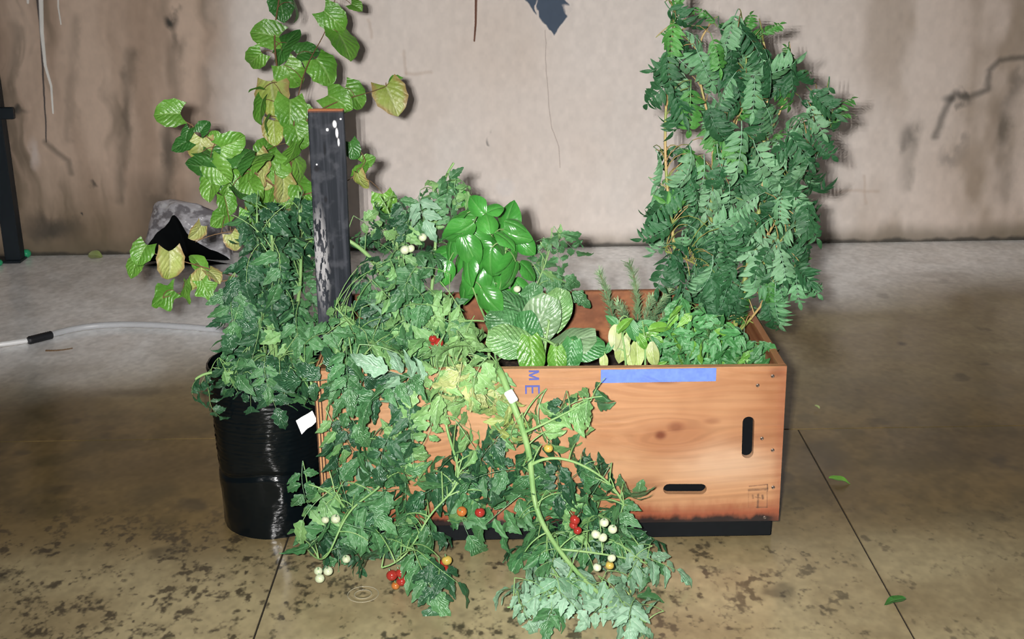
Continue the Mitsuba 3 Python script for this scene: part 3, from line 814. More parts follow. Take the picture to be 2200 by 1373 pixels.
# -- the plant that spills over the front onto the ground
sp_lines = stems3([[(1010, 800, 2.98), (1050, 780, 2.90), (1075, 800, 2.83), (1095, 850, 2.79), (1125, 930, 2.77), (1140, 1000, 2.76), (1150, 1080, 2.74), (1200, 1180, 2.66), (1260, 1250, -.06), (1340, 1310, -.05), (1390, 1335, -.04)],
                   [(940, 800, 2.95), (910, 820, 2.84), (880, 880, 2.81), (850, 960, 2.80), (820, 1040, 2.78), (760, 1090, 2.74), (720, 1160, 2.69), (660, 1180, -.05)],
                   [(1000, 800, 2.95), (960, 830, 2.83), (960, 920, 2.80), (980, 1040, 2.77), (930, 1100, 2.74), (880, 1180, -.08), (820, 1220, -.05)],
                   [(1140, 1000, 2.76), (1200, 985, 2.75), (1270, 1010, 2.75), (1310, 1040, 2.75), (1340, 1085, 2.75)], [(1125, 930, 2.77), (1180, 905, 2.76), (1230, 880, 2.76), (1270, 860, 2.76)],
                   [(760, 800, 2.88), (720, 830, 2.83), (705, 880, 2.82)], [(1200, 1180, 2.66), (1290, 1190, 2.66), (1390, 1210, -.05)], [(1230, 1220, -.07), (1170, 1285, -.05), (1090, 1305, -.04)],
                   [(740, 1090, 2.74), (690, 1050, 2.78), (660, 1040, 2.78)]])
put('tomato_plant_002', None, 'sprawling tomato plant spilling over the planter front onto the wet floor, bearing red fruit', 'tomato plant')


def sp_y(px, py, rg):
    if py < 780:
        return 2.93 + rg.uniform(-.06, .06)
    g_ = gr(px, py, 0.05)[1]
    return min(2.80 + rg.uniform(-.06, .045), g_ + (rg.uniform(-.01, .06) if py > 1120 else 0))


sp_polys = [([(690, 760), (760, 740), (900, 720), (980, 700), (1040, 715), (1080, 790), (1060, 880), (1020, 930), (960, 900), (920, 870), (860, 830), (760, 850), (700, 880)], 34, 25),
            ([(705, 870), (760, 880), (760, 960), (730, 970), (700, 930)], 5, 26), ([(810, 880), (930, 880), (960, 960), (860, 940)], 6, 30),
            ([(760, 930), (830, 940), (880, 990), (960, 1000), (1010, 940), (1080, 880), (1130, 960), (1150, 1060), (1180, 1110), (1090, 1150), (980, 1120), (960, 1090), (880, 1100), (800, 1090), (720, 1090), (690, 1060), (720, 1010)], 40, 27),
            ([(660, 1110), (760, 1090), (960, 1110), (970, 1150), (900, 1200), (860, 1215), (760, 1210), (640, 1170)], 22, 27),
            ([(900, 1210), (950, 1240), (965, 1275), (900, 1265), (875, 1230)], 4, 22),
            ([(1110, 850), (1160, 880), (1180, 930), (1160, 990), (1120, 940)], 5, 22), ([(1170, 960), (1240, 980), (1310, 1010), (1330, 1060), (1300, 1120), (1200, 1120), (1160, 1060)], 15, 25)]
rgs = np.random.default_rng(31)
spp = []
for k, (po, n, md) in enumerate(sp_polys):
    for x, y in poly_fill(po, int(n * 1.15), md * .93, 40 + k, inset=6):
        if not (x < 722 and 845 < y < 1000):
            spp.append(at(x, y, sp_y(x, y, rgs)))
for x, y in ((1222, 860), (1265, 845), (1268, 890), (1215, 890), (1345, 1080), (1320, 1110), (660, 1045), (680, 1065), (1275, 1020)):
    spp.append(at(x, y, 2.76))
frost = [([(1110, 1160), (1190, 1130), (1300, 1110), (1345, 1150), (1320, 1230), (1260, 1270), (1200, 1300), (1150, 1260), (1100, 1210)], 46, 20), ([(1320, 1180), (1400, 1190), (1410, 1240), (1340, 1260)], 11, 19),
         ([(1080, 1295), (1180, 1275), (1260, 1270), (1240, 1310), (1100, 1320)], 12, 20), ([(1240, 1260), (1320, 1270), (1400, 1325), (1390, 1350), (1300, 1330)], 15, 20)]
for k, (po, n, md) in enumerate(frost):
    for x, y in poly_fill(po, n, md, 60 + k, inset=3):
        spp.append(at(x, y, sp_y(x, y, rgs)))


def sp_mat(p, rg):
    q = rg.random()
    px, py = 1100 + FP * ((p - CAM) @ _r) / ((p - CAM) @ _w), 686.5 - FP * ((p - CAM) @ _u) / ((p - CAM) @ _w)
    if p[0] > -0.05 and p[1] < 2.70:
        return 'm_tom_frost' if q < .85 else 'm_tom_mid'
    if -0.2 < p[0] < 0.06 and p[2] > 0.33:
        return 'm_tom_light' if q < .7 else ('m_tom_yellow' if q < .85 else 'm_tom_mid')
    return 'm_tom_mid' if q < .52 else ('m_tom_dark' if q < .86 else ('m_tom_light' if q < .96 else 'm_tom_frost'))


tomato_plant('tomato_plant_002', sp_lines, [(.0095, .004), (.004, .002), (.004, .002), (.004, .002), (.0035, .0018), (.0035, .002), (.003, .002), (.003, .002), (.003, .002)], spp, lambda p: 0.125 if p[0] > -.05 and p[1] < 2.70 else (0.115 if p[0] > .13 and p[2] > .2 else 0.178), 23, sp_mat, split=299, droop=0.45)
fruits('tomato_plant_002', [(842, 1236, -.045, 12, 'red'), (861, 1230, -.05, 11, 'red'), (863, 1248, -.03, 11, 'red'), (850, 1258, -.015, 9, 'orange'), (875, 1242, -.04, 7, 'green'), (944, 1213, -.04, 11, 'red'), (955, 1223, -.03, 10, 'red'), (960, 1204, -.05, 11, 'yellow'),
                            (684, 1227, -.04, 9, 'green'), (687, 1243, -.03, 10, 'green'), (705, 1227, -.045, 10, 'green'), (744, 1201, -.05, 9, 'green'), (721, 1115, 2.72, 10, 'green'), (699, 1117, 2.72, 8, 'green'), (992, 1099, 2.71, 11, 'orange'), (1031, 1101, 2.71, 11, 'red'),
                            (1235, 1117, 2.64, 11, 'red'), (1232, 1128, 2.64, 9, 'red'), (1241, 1140, 2.63, 9, 'red'), (1298, 1123, 2.62, 10, 'green'), (1316, 1137, 2.62, 10, 'green'), (1280, 1148, 2.6, 10, 'green'), (1295, 1155, 2.6, 10, 'green'), (1314, 1199, 2.56, 9, 'green'),
                            (1310, 1215, 2.56, 9, 'yellow'), (1283, 1219, 2.54, 9, 'green'), (1178, 963, 2.75, 10, 'yellow')])
mat('m_white_clip', (0.80, 0.80, 0.78), 0.4, 0.5)
cl = bx(-.011, .011, -.004, .004, -.016, .016, .003)
cl.apply_transform(trimesh.transformations.rotation_matrix(-0.5, [0, 1, 0])); cl.apply_translation(at(1098, 852, 2.775))
put('tomato_plant_002__plant_clip', mikit.ply(cl, 'm_white_clip'), 'small white clip on the thick stem')

# ------------------------------------------------------------------ climbing vine with heart-shaped leaves
def hw_heart(t):
    return max(.004, 0.52 * (math.sin(math.pi * min(1, 0.22 + t * 0.78)) ** 0.8) * (1 + .05 * math.cos(t * 23)))


VLEAF = [shape(leaf(1, hw_heart, 12, 9, bend=R.uniform(.4, 1.5), fold=R.uniform(-.2, .5), wave=R.uniform(.01, .05), cord=.22, seed=k, cup=R.uniform(0, .3)), 'm_vine') for k in range(6)]


def hw_lobe(t):
    return max(.004, 0.45 * math.sin(math.pi * min(1, 0.2 + t * 0.8)) ** .8 * (1 + .32 * math.cos(t * 2 * math.pi * 1.9 + .6)))


VLOBE = [shape(leaf(1, hw_lobe, 14, 9, bend=R.uniform(.2, .8), fold=R.uniform(-.1, .2), wave=.03, cord=.2, seed=k), 'm_vine') for k in range(3)]
vine_lines = stems3([[(600, 790, 3.12), (612, 700, 3.2), (612, 560, 3.35), (625, 430, 3.55), (622, 330, 3.7), (605, 200, 3.9), (590, 90, 4.05), (596, 20, 4.15), (610, -60, 4.25)],
                     [(630, 320, 3.7), (642, 200, 3.85), (665, 130, 3.95), (690, 85, 4.05), (715, 20, 4.15), (725, -40, 4.2)], [(625, 430, 3.55), (560, 380, 3.5), (500, 340, 3.45), (440, 290, 3.42), (400, 262, 3.4), (360, 245, 3.4)],
                     [(622, 330, 3.7), (700, 230, 3.85), (770, 205, 3.95), (830, 185, 4.05)], [(612, 560, 3.35), (540, 500, 3.3), (480, 500, 3.28), (420, 520, 3.27)], [(600, 640, 3.2), (520, 600, 3.2), (440, 575, 3.22), (370, 555, 3.25), (310, 540, 3.27)],
                     [(520, 600, 3.2), (450, 610, 3.2), (400, 625, 3.2), (350, 640, 3.2)], [(625, 430, 3.5), (720, 400, 3.45), (770, 370, 3.45), (785, 345, 3.45)]])
VINE = [  # px, py, length px, direction degrees (0 = right, 90 = down), tone, kind
    (605, 15, 60, 75, 'd', 0), (640, 25, 44, 60, 'd', 0), (572, 72, 66, 200, 'v', 0), (620, 84, 66, 300, 'd', 0), (600, 108, 58, 140, 'd', 0), (545, 128, 52, 140, 'v', 0), (660, 110, 52, 340, 'd', 0), (718, 42, 66, 40, 'v', 0), (765, 12, 30, 10, 'v', 0), (742, 92, 80, 50, 'v', 0),
    (700, 148, 72, 45, 'v', 0), (762, 205, 62, 35, 'v', 0), (842, 210, 76, 60, 'y', 0), (843, 175, 34, 190, 'v', 0), (725, 215, 66, 20, 'v', 0), (585, 208, 92, 80, 'y', 0), (625, 165, 66, 60, 'v', 0), (550, 188, 34, 200, 'v', 0), (556, 238, 60, 110, 'v', 0), (625, 240, 72, 80, 'v', 0), (655, 258, 62, 40, 'v', 0),
    (588, 283, 60, 85, 'y', 0), (563, 268, 46, 120, 'v', 0), (642, 295, 60, 70, 'v', 0), (360, 243, 60, 185, 'v', 0), (400, 288, 34, 120, 'd', 0), (437, 272, 34, 300, 'd', 0), (388, 310, 44, 160, 'd', 0), (428, 322, 60, 100, 'y', 0), (465, 306, 52, 260, 'v', 0), (500, 308, 62, 340, 'v', 0),
    (518, 335, 66, 290, 'd', 0), (462, 338, 72, 20, 'd', 1), (425, 357, 56, 180, 'd', 0), (555, 332, 60, 300, 'v', 0), (590, 345, 46, 280, 'v', 0), (450, 402, 60, 110, 'v', 0), (495, 388, 72, 95, 'v', 0), (545, 380, 84, 20, 'y', 1), (600, 372, 76, 60, 'v', 0), (650, 368, 72, 60, 'v', 0), (620, 420, 66, 120, 'v', 0),
    (560, 420, 66, 100, 'v', 0), (640, 478, 70, 60, 'y', 0), (530, 480, 50, 100, 'y', 0), (470, 470, 46, 150, 'v', 0), (505, 520, 44, 60, 'y', 0), (425, 500, 42, 110, 'y', 0), (303, 545, 52, 120, 'v', 0), (368, 570, 70, 80, 'y', 0), (425, 560, 46, 250, 'v', 0), (288, 572, 50, 115, 'v', 0), (348, 638, 66, 150, 'v', 1), (395, 625, 56, 100, 'v', 1),
    (430, 600, 50, 290, 'y', 0), (442, 622, 52, 60, 'v', 1), (462, 590, 40, 20, 'y', 0), (775, 362, 40, 300, 'v', 0), (772, 392, 46, 80, 'y', 0), (757, 322, 44, 70, 'd', 0), (790, 345, 34, 330, 'v', 0), (585, 560, 70, 60, 'v', 1), (640, 545, 60, 100, 'v', 0), (520, 730, 40, 80, 'v', 0), (830, 440, 60, 70, 'v', 0)]
_rg = np.random.default_rng(91)
VINE += [(x, y, _rg.uniform(44, 66), _rg.uniform(30, 150) if _rg.random() < .75 else _rg.uniform(0, 360), 'vvvdvy'[int(_rg.integers(6))], int(_rg.random() < .12)) for x, y in poly_fill([(470, 330), (600, 310), (660, 300), (660, 500), (560, 500), (500, 470), (440, 400)], 26, 22, 92)]
put('climbing_vine', None, 'climbing vine with bright green and yellowing heart-shaped leaves, rising behind the charred board', 'vine')
rgv = np.random.default_rng(5)
vt = [tube(ln, np.linspace(a, b, len(ln)), 6) for ln, (a, b) in zip(vine_lines, [(.006, .002), (.0022, .0012), (.003, .0014), (.0025, .001), (.0025, .001), (.0025, .001), (.002, .001), (.0025, .001)])]
VT = {'v': 'm_vine', 'd': 'm_vine_dark', 'y': 'm_vine_yellow'}
for i, (px, py, lp, dg, tone, kd) in enumerate(VINE):
    Yg = min(vine_lines, key=lambda ln: np.min(np.hypot(*(np.array([((q - CAM) @ _r) / ((q - CAM) @ _w) * FP + 1100 - px for q in ln]), np.array([686.5 - ((q - CAM) @ _u) / ((q - CAM) @ _w) * FP - py for q in ln])))))
    dd = np.array([np.hypot(((q - CAM) @ _r) / ((q - CAM) @ _w) * FP + 1100 - px, 686.5 - ((q - CAM) @ _u) / ((q - CAM) @ _w) * FP - py) for q in Yg])
    q = Yg[int(dd.argmin())]
    p = at(px, py, q[1] + rgv.uniform(-.07, .05))
    s = lp * np.linalg.norm(p - CAM) / FP * .95
    a = math.radians(dg)
    d = nrm(_r * math.cos(a) - _u * math.sin(a) + np.array([0, -1, 0]) * rgv.uniform(-.2, .6))
    base = p - d * s * .45
    nn = TOCAM(p) * .65 + np.array([0, 0, .5]) + rgv.normal(0, .45, 3)
    sh = VLOBE[i % 3] if kd else VLEAF[i % 6]
    vt.append(tube(spline([q, (q + base) / 2 + [0, 0, .01], base], 5), np.linspace(.0013, .0009, 5), 4))
    put(f'climbing_vine__leaf' + (f'_{i:03d}' if i else ''), placed(sh, frame(base, d, nn, s, rgv.uniform(.85, 1.05)), VT[tone]), {'y': 'yellowing leaf with a brown edge', 'd': 'dark green leaf'}.get(tone))
put('climbing_vine__stem', mikit.ply(M(*vt), 'm_stem_brown', smooth=True))

# ------------------------------------------------------------------ leafy herbs in the planter
def simple_plant(key, spec, shapes, lines, radii, stem, seed, face=.8, spread=.3, petr=.0016, size_k=1.0, label=None):
    """spec: (px, py, Y, length px, direction degrees, bsdf)"""
    rg = np.random.default_rng(seed)
    L3 = stems3(lines)
    tb = [tube(ln, np.linspace(a, b, len(ln)), 6) for ln, (a, b) in zip(L3, radii)]
    for i, (px, py, Y, lp, dg, b) in enumerate(spec):
        p = at(px, py, Y)
        s = lp * np.linalg.norm(p - CAM) / FP * size_k
        a = math.radians(dg)
        d = nrm(_r * math.cos(a) - _u * math.sin(a) - np.array([0, 1, 0]) * rg.uniform(-.1, .5))
        base = p - d * s * .5
        _, q, _ = nearest(L3, base)
        if petr and np.linalg.norm(q - base) > .01:
            tb.append(tube(spline([q, (q + base) / 2 + [0, 0, .01], base], 5), np.linspace(petr * 1.3, petr, 5), 5))
        nn = TOCAM(p) * face + np.array([0, 0, .5]) + rg.normal(0, spread, 3)
        put(f'{key}__leaf' + (f'_{i:03d}' if i else ''), placed(shapes[i % len(shapes)], frame(base, d, nn, s, rg.uniform(.85, 1.12)), b))
    put(f'{key}__stem', mikit.ply(M(*tb), stem, smooth=True))


hw_basil = lambda t: max(.004, .36 * math.sin(math.pi * min(1, t * .95 + .05) ** .85) ** .8)
BLEAF = [shape(leaf(1, hw_basil, 12, 9, bend=R.uniform(.4, 1.2), fold=.2, wave=.02, cup=R.uniform(.4, .7), seed=k), 'm_basil') for k in range(5)]
put('basil_plant', None, 'glossy bright green basil plant with large drooping leaves in the middle of the planter', 'basil plant')
BAS = [(1020, 440, 60, 250), (975, 460, 60, 200), (1090, 462, 80, 300), (1050, 470, 70, 280), (1025, 478, 70, 320), (985, 505, 90, 150), (1030, 512, 100, 45), (1060, 500, 80, 20), (1110, 510, 75, 25), (1085, 535, 80, 40), (1010, 540, 90, 60), (1120, 555, 85, 65), (980, 555, 80, 110), (1050, 570, 80, 85), (1075, 585, 90, 80), (1105, 600, 80, 75),
       (1020, 600, 90, 100), (1060, 625, 90, 95), (1050, 650, 80, 80), (1090, 640, 70, 70), (1000, 580, 80, 120), (1040, 545, 70, 70), (1075, 548, 60, 30), (960, 530, 70, 130), (1010, 460, 60, 200), (1065, 445, 50, 330), (1130, 530, 60, 40), (995, 625, 70, 100), (1100, 575, 75, 95), (1035, 620, 85, 85), (965, 500, 60, 170), (945, 545, 60, 150), (1000, 425, 46, 240), (1110, 480, 60, 340), (1140, 580, 60, 60), (960, 590, 66, 120), (1068, 660, 70, 85), (1120, 620, 60, 70), (1030, 570, 80, 100), (1060, 540, 70, 60), (1090, 510, 64, 20), (1005, 530, 70, 150)]
simple_plant('basil_plant', [(x, y, 3.16 + .045 * ((i * 7) % 5 - 2), l * .95, d + (i * 53) % 50 - 25, 'm_basil') for i, (x, y, l, d) in enumerate(BAS)], BLEAF, [[(1050, 780, 3.2), (1050, 650, 3.2), (1045, 540, 3.19), (1040, 460, 3.19)], [(1055, 700, 3.2), (1080, 590, 3.17), (1090, 500, 3.16)], [(1050, 700, 3.2), (1010, 600, 3.17), (990, 520, 3.16)]], [(.005, .003), (.003, .002), (.003, .002)], 'm_stem', 8, face=.65, spread=.5)

hw_ch = lambda t: max(.01, .40 * math.sin(math.pi * min(1, t * .80 + .12)) ** .6)
CLEAF = [shape(leaf(1, hw_ch, 12, 9, bend=R.uniform(.3, .9), fold=.1, wave=.035, cup=.3, cord=.1, seed=k), 'm_chard') for k in range(4)]
put('leafy_green', None, 'broad pale leafy green vegetable at the front of the planter, between tomato and wilting herb', 'vegetable plant')
simple_plant('leafy_green', [(1160, 685, 3.08, 105, 290, 'm_chard'), (1195, 665, 3.14, 90, 285, 'm_tom_light'), (1115, 660, 3.15, 100, 240, 'm_tom_mid'), (1230, 728, 3.0, 100, 330, 'm_chard'), (1262, 742, 2.98, 80, 350, 'm_mint'), (1145, 765, 2.96, 90, 80, 'm_vine'), (1195, 775, 2.94, 60, 90, 'm_vine'), (1225, 765, 2.95, 70, 100, 'm_mint'), (1090, 730, 3.0, 90, 200, 'm_tom_light'), (1125, 715, 3.05, 90, 250, 'm_mint'), (1080, 690, 3.1, 80, 220, 'm_tom_mid'), (1140, 640, 3.2, 70, 300, 'm_tom_mid')],
             CLEAF, [[(1165, 800, 3.03), (1172, 740, 3.06), (1180, 690, 3.08)], [(1170, 800, 3.02), (1200, 750, 3.02)]], [(.0045, .003), (.004, .003)], 'm_stem', 9, petr=.003)

hw_lan = lambda t: max(.004, .24 * math.sin(math.pi * min(1, t * .95 + .05) ** .9) ** .85)
WLEAF = [shape(leaf(1, hw_lan, 11, 7, bend=R.uniform(.3, .9), fold=.25, wave=.02, seed=k), 'm_wilt') for k in range(4)]
put('wilting_herb', None, 'small wilting herb with hanging pale yellow leaves above the blue tape', 'herb plant')
WIL = [(1320, 725, 60, 100, 'm_wilt'), (1337, 755, 66, 95, 'm_wilt'), (1352, 765, 56, 80, 'm_wilt'), (1370, 760, 62, 85, 'm_wilt'), (1402, 765, 62, 88, 'm_wilt'), (1297, 778, 40, 90, 'm_wilt'), (1345, 735, 50, 110, 'm_wilt'), (1318, 690, 44, 230, 'm_mint'), (1340, 695, 50, 300, 'm_vine'), (1360, 710, 56, 70, 'm_mint'), (1385, 700, 60, 330, 'm_mint'), (1400, 720, 60, 20, 'm_vine'), (1420, 700, 56, 340, 'm_vine'), (1380, 735, 46, 60, 'm_vine'), (1410, 745, 50, 60, 'm_mint'), (1330, 710, 40, 180, 'm_vine'), (1310, 745, 36, 120, 'm_mint')]
simple_plant('wilting_herb', [(x, y, 2.95 + .02 * (i % 4), l, d, b) for i, (x, y, l, d, b) in enumerate(WIL)], WLEAF, [[(1345, 800, 2.97), (1340, 740, 2.97), (1330, 690, 2.97)], [(1385, 800, 2.97), (1385, 730, 2.98), (1380, 690, 2.98)]], [(.003, .002)] * 2, 'm_stem', 10, petr=.0012)

MLEAF = [shape(leaf(1, hw_tom, 12, 7, bend=R.uniform(.2, .8), fold=.12, wave=.03, seed=k, cord=.12), 'm_mint') for k in range(5)]
put('mint_clump', None, 'low bushy clump of fresh green mint in front of the tall marigold', 'herb plant')
rgm = np.random.default_rng(17)
mint = [(x, y, 3.0 + rgm.uniform(-.07, .1), rgm.uniform(26, 44), rgm.uniform(0, 360), 'm_mint' if rgm.random() < .85 else 'm_vine') for x, y in poly_fill([(1430, 690), (1450, 640), (1475, 660), (1520, 680), (1560, 700), (1600, 740), (1650, 740), (1648, 782), (1420, 784), (1425, 730)], 190, 9, 51)]
simple_plant('mint_clump', mint, MLEAF, [[(1480, 800, 3.02), (1480, 720, 3.04), (1470, 650, 3.04)], [(1520, 800, 3.02), (1520, 700, 3.03)], [(1600, 800, 3.02), (1600, 740, 3.03)]], [(.003, .002)] * 3, 'm_stem_dark', 11, face=.9, spread=.5, petr=.0011)

# rosemary: stems whose needles nobody could count
put('rosemary', None, 'grey-green rosemary with upright needle-covered sprigs against the planter back', 'rosemary')
hw_need = lambda t: .085 * (1 - t * .6)
needle = leaf(1, hw_need, 3, 3, bend=.2, fold=-.3)
for i, ln in enumerate(stems3([[(1345, 790, 3.3), (1318, 690, 3.32), (1300, 620, 3.33), (1289, 588, 3.33)], [(1360, 790, 3.32), (1370, 680, 3.34), (1365, 610, 3.35), (1352, 566, 3.35)], [(1380, 790, 3.3), (1400, 690, 3.3), (1425, 640, 3.3), (1440, 620, 3.3)], [(1370, 790, 3.3), (1345, 690, 3.27), (1330, 655, 3.26)], [(1380, 790, 3.3), (1385, 700, 3.26), (1395, 660, 3.25), (1400, 640, 3.25)], [(1390, 790, 3.28), (1410, 715, 3.22), (1430, 680, 3.2)]])):
    rg = np.random.default_rng(70 + i)
    dn = spline(ln, 90)
    its = []
    for j, p in enumerate(dn[18:]):
        tn = nrm(dn[min(j + 20, 89)] - dn[j + 17])
        for _ in range(5):
            o = rg.normal(0, 1, 3); o = nrm(o - tn * (o @ tn))
            its.append((*needle, frame(p, o * .75 + tn * rg.uniform(.5, 1.1), o * -.4 + tn, rg.uniform(.016, .028))))
    put('rosemary__' + num('sprig'), mikit.ply(tube(ln, np.linspace(.003, .001, len(ln)), 5), 'm_stem_brown', smooth=True))
    labels['rosemary__' + ('sprig' if i == 0 else f'sprig_{i:03d}')] = {'label': 'needle-covered sprig'}
    put('rosemary__' + num('needles'), shape(join(its), 'm_rosemary'), kind='stuff')

# ------------------------------------------------------------------ tall marigold
hw_nar = lambda t: max(.004, .155 * math.sin(math.pi * min(1, t * .96 + .04) ** .85) * (1 + .12 * math.cos(t * 40)))
NLEAF = [leaf(1, hw_nar, 8, 3, bend=R.uniform(.3, 1.0), fold=R.uniform(.1, .5), twist=R.uniform(-.4, .4), seed=k) for k in range(5)]


def pinnate(k, pairs=6, size=.31, droop=1.1):
    rg = np.random.default_rng(300 + k)
    n = 10
    t = np.linspace(0, 1, n); ang = droop * t
    y = np.r_[0, np.cumsum(np.cos((ang[1:] + ang[:-1]) / 2))] / (n - 1)
    z = -np.r_[0, np.cumsum(np.sin((ang[1:] + ang[:-1]) / 2))] / (n - 1)
    pts = np.stack([.06 * rg.normal() * t, y, z], 1) * .8
    rm = tube(pts, np.linspace(.011, .005, n), 4)
    its = [(rm.vertices, rm.faces, flat_uv(rm), np.eye(4))]
    for q in range(pairs):
        u = .22 + .72 * q / (pairs - 1)
        i = min(n - 2, int(u * (n - 1)))
        p, d = pts[i] + (pts[i + 1] - pts[i]) * (u * (n - 1) - i), nrm(pts[i + 1] - pts[i])
        up = nrm(np.cross([1, 0, 0], d))
        for sg_ in (-1, 1):
            a = math.radians(58 + rg.uniform(-12, 12))
            dd = d * math.cos(a) + sg_ * np.array([1, 0, 0]) * math.sin(a) - up * rg.uniform(.1, .5)
            its.append((*NLEAF[int(rg.integers(5))], frame(p, dd, up + rg.normal(0, .2, 3), size * rg.uniform(.8, 1.1) * (.75 + .35 * math.sin(math.pi * (q + .7) / pairs)), 1.15)))
    its.append((*NLEAF[0], frame(pts[-1], nrm(pts[-1] - pts[-2]), [0, .3, 1], size)))
    return join(its)


PIN = [shape(pinnate(k, 6 + k % 2, droop=.6 + .28 * (k % 5)), 'm_marigold') for k in range(9)]
mg_lines = stems3([[(1570, 800, 3.25), (1575, 720, 3.25), (1592, 640, 3.25), (1612, 545, 3.27), (1635, 420, 3.3), (1642, 300, 3.32), (1650, 180, 3.34), (1640, 90, 3.35)],
                   [(1480, 800, 3.25), (1462, 640, 3.24), (1445, 500, 3.24), (1432, 380, 3.26), (1430, 250, 3.28), (1440, 120, 3.3), (1448, 30, 3.3)], [(1540, 800, 3.3), (1535, 600, 3.3), (1528, 420, 3.3), (1530, 300, 3.32), (1505, 180, 3.34), (1500, 110, 3.35), (1520, 60, 3.36)],
                   [(1612, 545, 3.27), (1680, 440, 3.25), (1720, 330, 3.26), (1760, 260, 3.28), (1790, 215, 3.3)], [(1642, 300, 3.32), (1690, 200, 3.35), (1702, 130, 3.36)], [(1528, 420, 3.3), (1570, 300, 3.3), (1600, 180, 3.32), (1595, 60, 3.33)],
                   [(1575, 720, 3.25), (1650, 640, 3.2), (1700, 600, 3.19), (1735, 590, 3.19)], [(1592, 640, 3.25), (1660, 540, 3.2), (1715, 470, 3.2)], [(1535, 600, 3.3), (1480, 560, 3.22), (1430, 540, 3.2)]])
mg_poly = [(1425, 40), (1440, 5), (1470, 20), (1510, 50), (1570, 35), (1620, 55), (1655, 60), (1665, 110), (1710, 115), (1735, 170), (1775, 200), (1805, 215), (1785, 270), (1760, 330), (1770, 380), (1755, 440), (1750, 560), (1755, 590), (1740, 650), (1690, 670), (1655, 700), (1650, 770), (1560, 780), (1540, 700), (1450, 650), (1420, 560), (1395, 530), (1400, 470), (1415, 400), (1400, 380), (1425, 300), (1440, 250), (1410, 190), (1420, 130), (1400, 100)]
put('marigold', None, 'tall bushy marigold with dark feathery leaves at the far end of the planter', 'marigold plant')
rgk = np.random.default_rng(77)
ml = [(at(x, y, 3.25 + rgk.uniform(-.17, .17)), False) for x, y in poly_fill(mg_poly, 330, 15.5, 78, inset=7) if y > 330 or rgk.random() < .66][:272]
ml += [(at(x, y, 3.3), True) for x, y in ((1446, 15), (1440, 30), (1455, 40), (1475, 20), (1530, 35), (1590, 40), (1600, 60), (1650, 60), (1702, 120), (1705, 150), (1780, 215), (1790, 250), (1725, 300), (1580, 230), (1590, 245), (1435, 60), (1800, 225), (1690, 480), (1440, 385), (1720, 560), (1735, 600), (1655, 150), (1500, 130), (1660, 300))]
mt = [tube(ln, np.linspace(a, b, len(ln)), 7) for ln, (a, b) in zip(mg_lines, [(.0085, .003), (.006, .0025), (.006, .0025), (.004, .002), (.003, .002), (.0035, .002), (.004, .002), (.004, .002), (.004, .002)])]
for i, (p, new) in enumerate(ml):
    dist, q, tn = nearest(mg_lines, p)
    s = (0.085 if new else 0.135) * rgk.uniform(.8, 1.2)
    out = p - q; out[1] *= .6
    if new:
        d = nrm(np.array([rgk.normal(0, .4), rgk.normal(0, .3), .8]))
    else:
        d = nrm(out / max(dist, .04) * .8 + np.array([0, -.25, -.72]) + rgk.normal(0, .40, 3))
    base = p - d * s * .4
    if np.linalg.norm(base - q) > .012:
        mt.append(tube(spline([q, (base + q) / 2 + [0, 0, .15 * dist], base], 5), np.linspace(.0018, .001, 5), 4))
    nn = TOCAM(p) * .55 + np.array([0, 0, .6]) + rgk.normal(0, .5, 3)
    b = 'm_marigold_new' if new or rgk.random() < .05 else ('m_marigold_pale' if rgk.random() < .34 else 'm_marigold')
    put('marigold__leaf' + (f'_{i:03d}' if i else ''), placed(PIN[int(rgk.integers(9))], frame(base, d, nn, s), b))
put('marigold__stem', mikit.ply(M(*mt), 'm_stem_tan', smooth=True), 'yellowish brown stem')

# ------------------------------------------------------------------ hose, steel stand, sack, litter
mat('m_hose', (0.52, 0.53, 0.55), 0.35, 0.5)
mat('m_hose_white', (0.82, 0.82, 0.82), 0.35, 0.5)
mat('m_rubber', (0.010, 0.011, 0.014), 0.5, 0.4)
put('garden_hose', None, 'pale grey hose with a black coupling lying on the wet floor', 'hose')
hp = [gr(x, y, .014) for x, y in ((92, 725), (120, 716), (180, 703), (270, 697), (380, 701), (480, 709), (575, 719), (640, 724))]
put('garden_hose__tube', mikit.ply(tube(spline(hp, 60), .0118, 14), 'm_hose', smooth=True))
hp2 = [gr(x, y, .013) for x, y in ((-120, 752), (-60, 747), (0, 740), (62, 731))]
put('garden_hose__tube_001', mikit.ply(tube(spline(hp2, 30), .0098, 14), 'm_hose_white', smooth=True), 'white hose end')
ca, cb = gr(60, 732, .0155), gr(112, 719, .0155)
n_ = 22
put('garden_hose__coupling', mikit.ply(tube([ca + (cb - ca) * t for t in np.linspace(0, 1, n_)], [.0120] + [.0158 if i % 2 else .0148 for i in range(n_ - 2)] + [.0120], 16), 'm_rubber', smooth=40), 'ribbed black coupling')

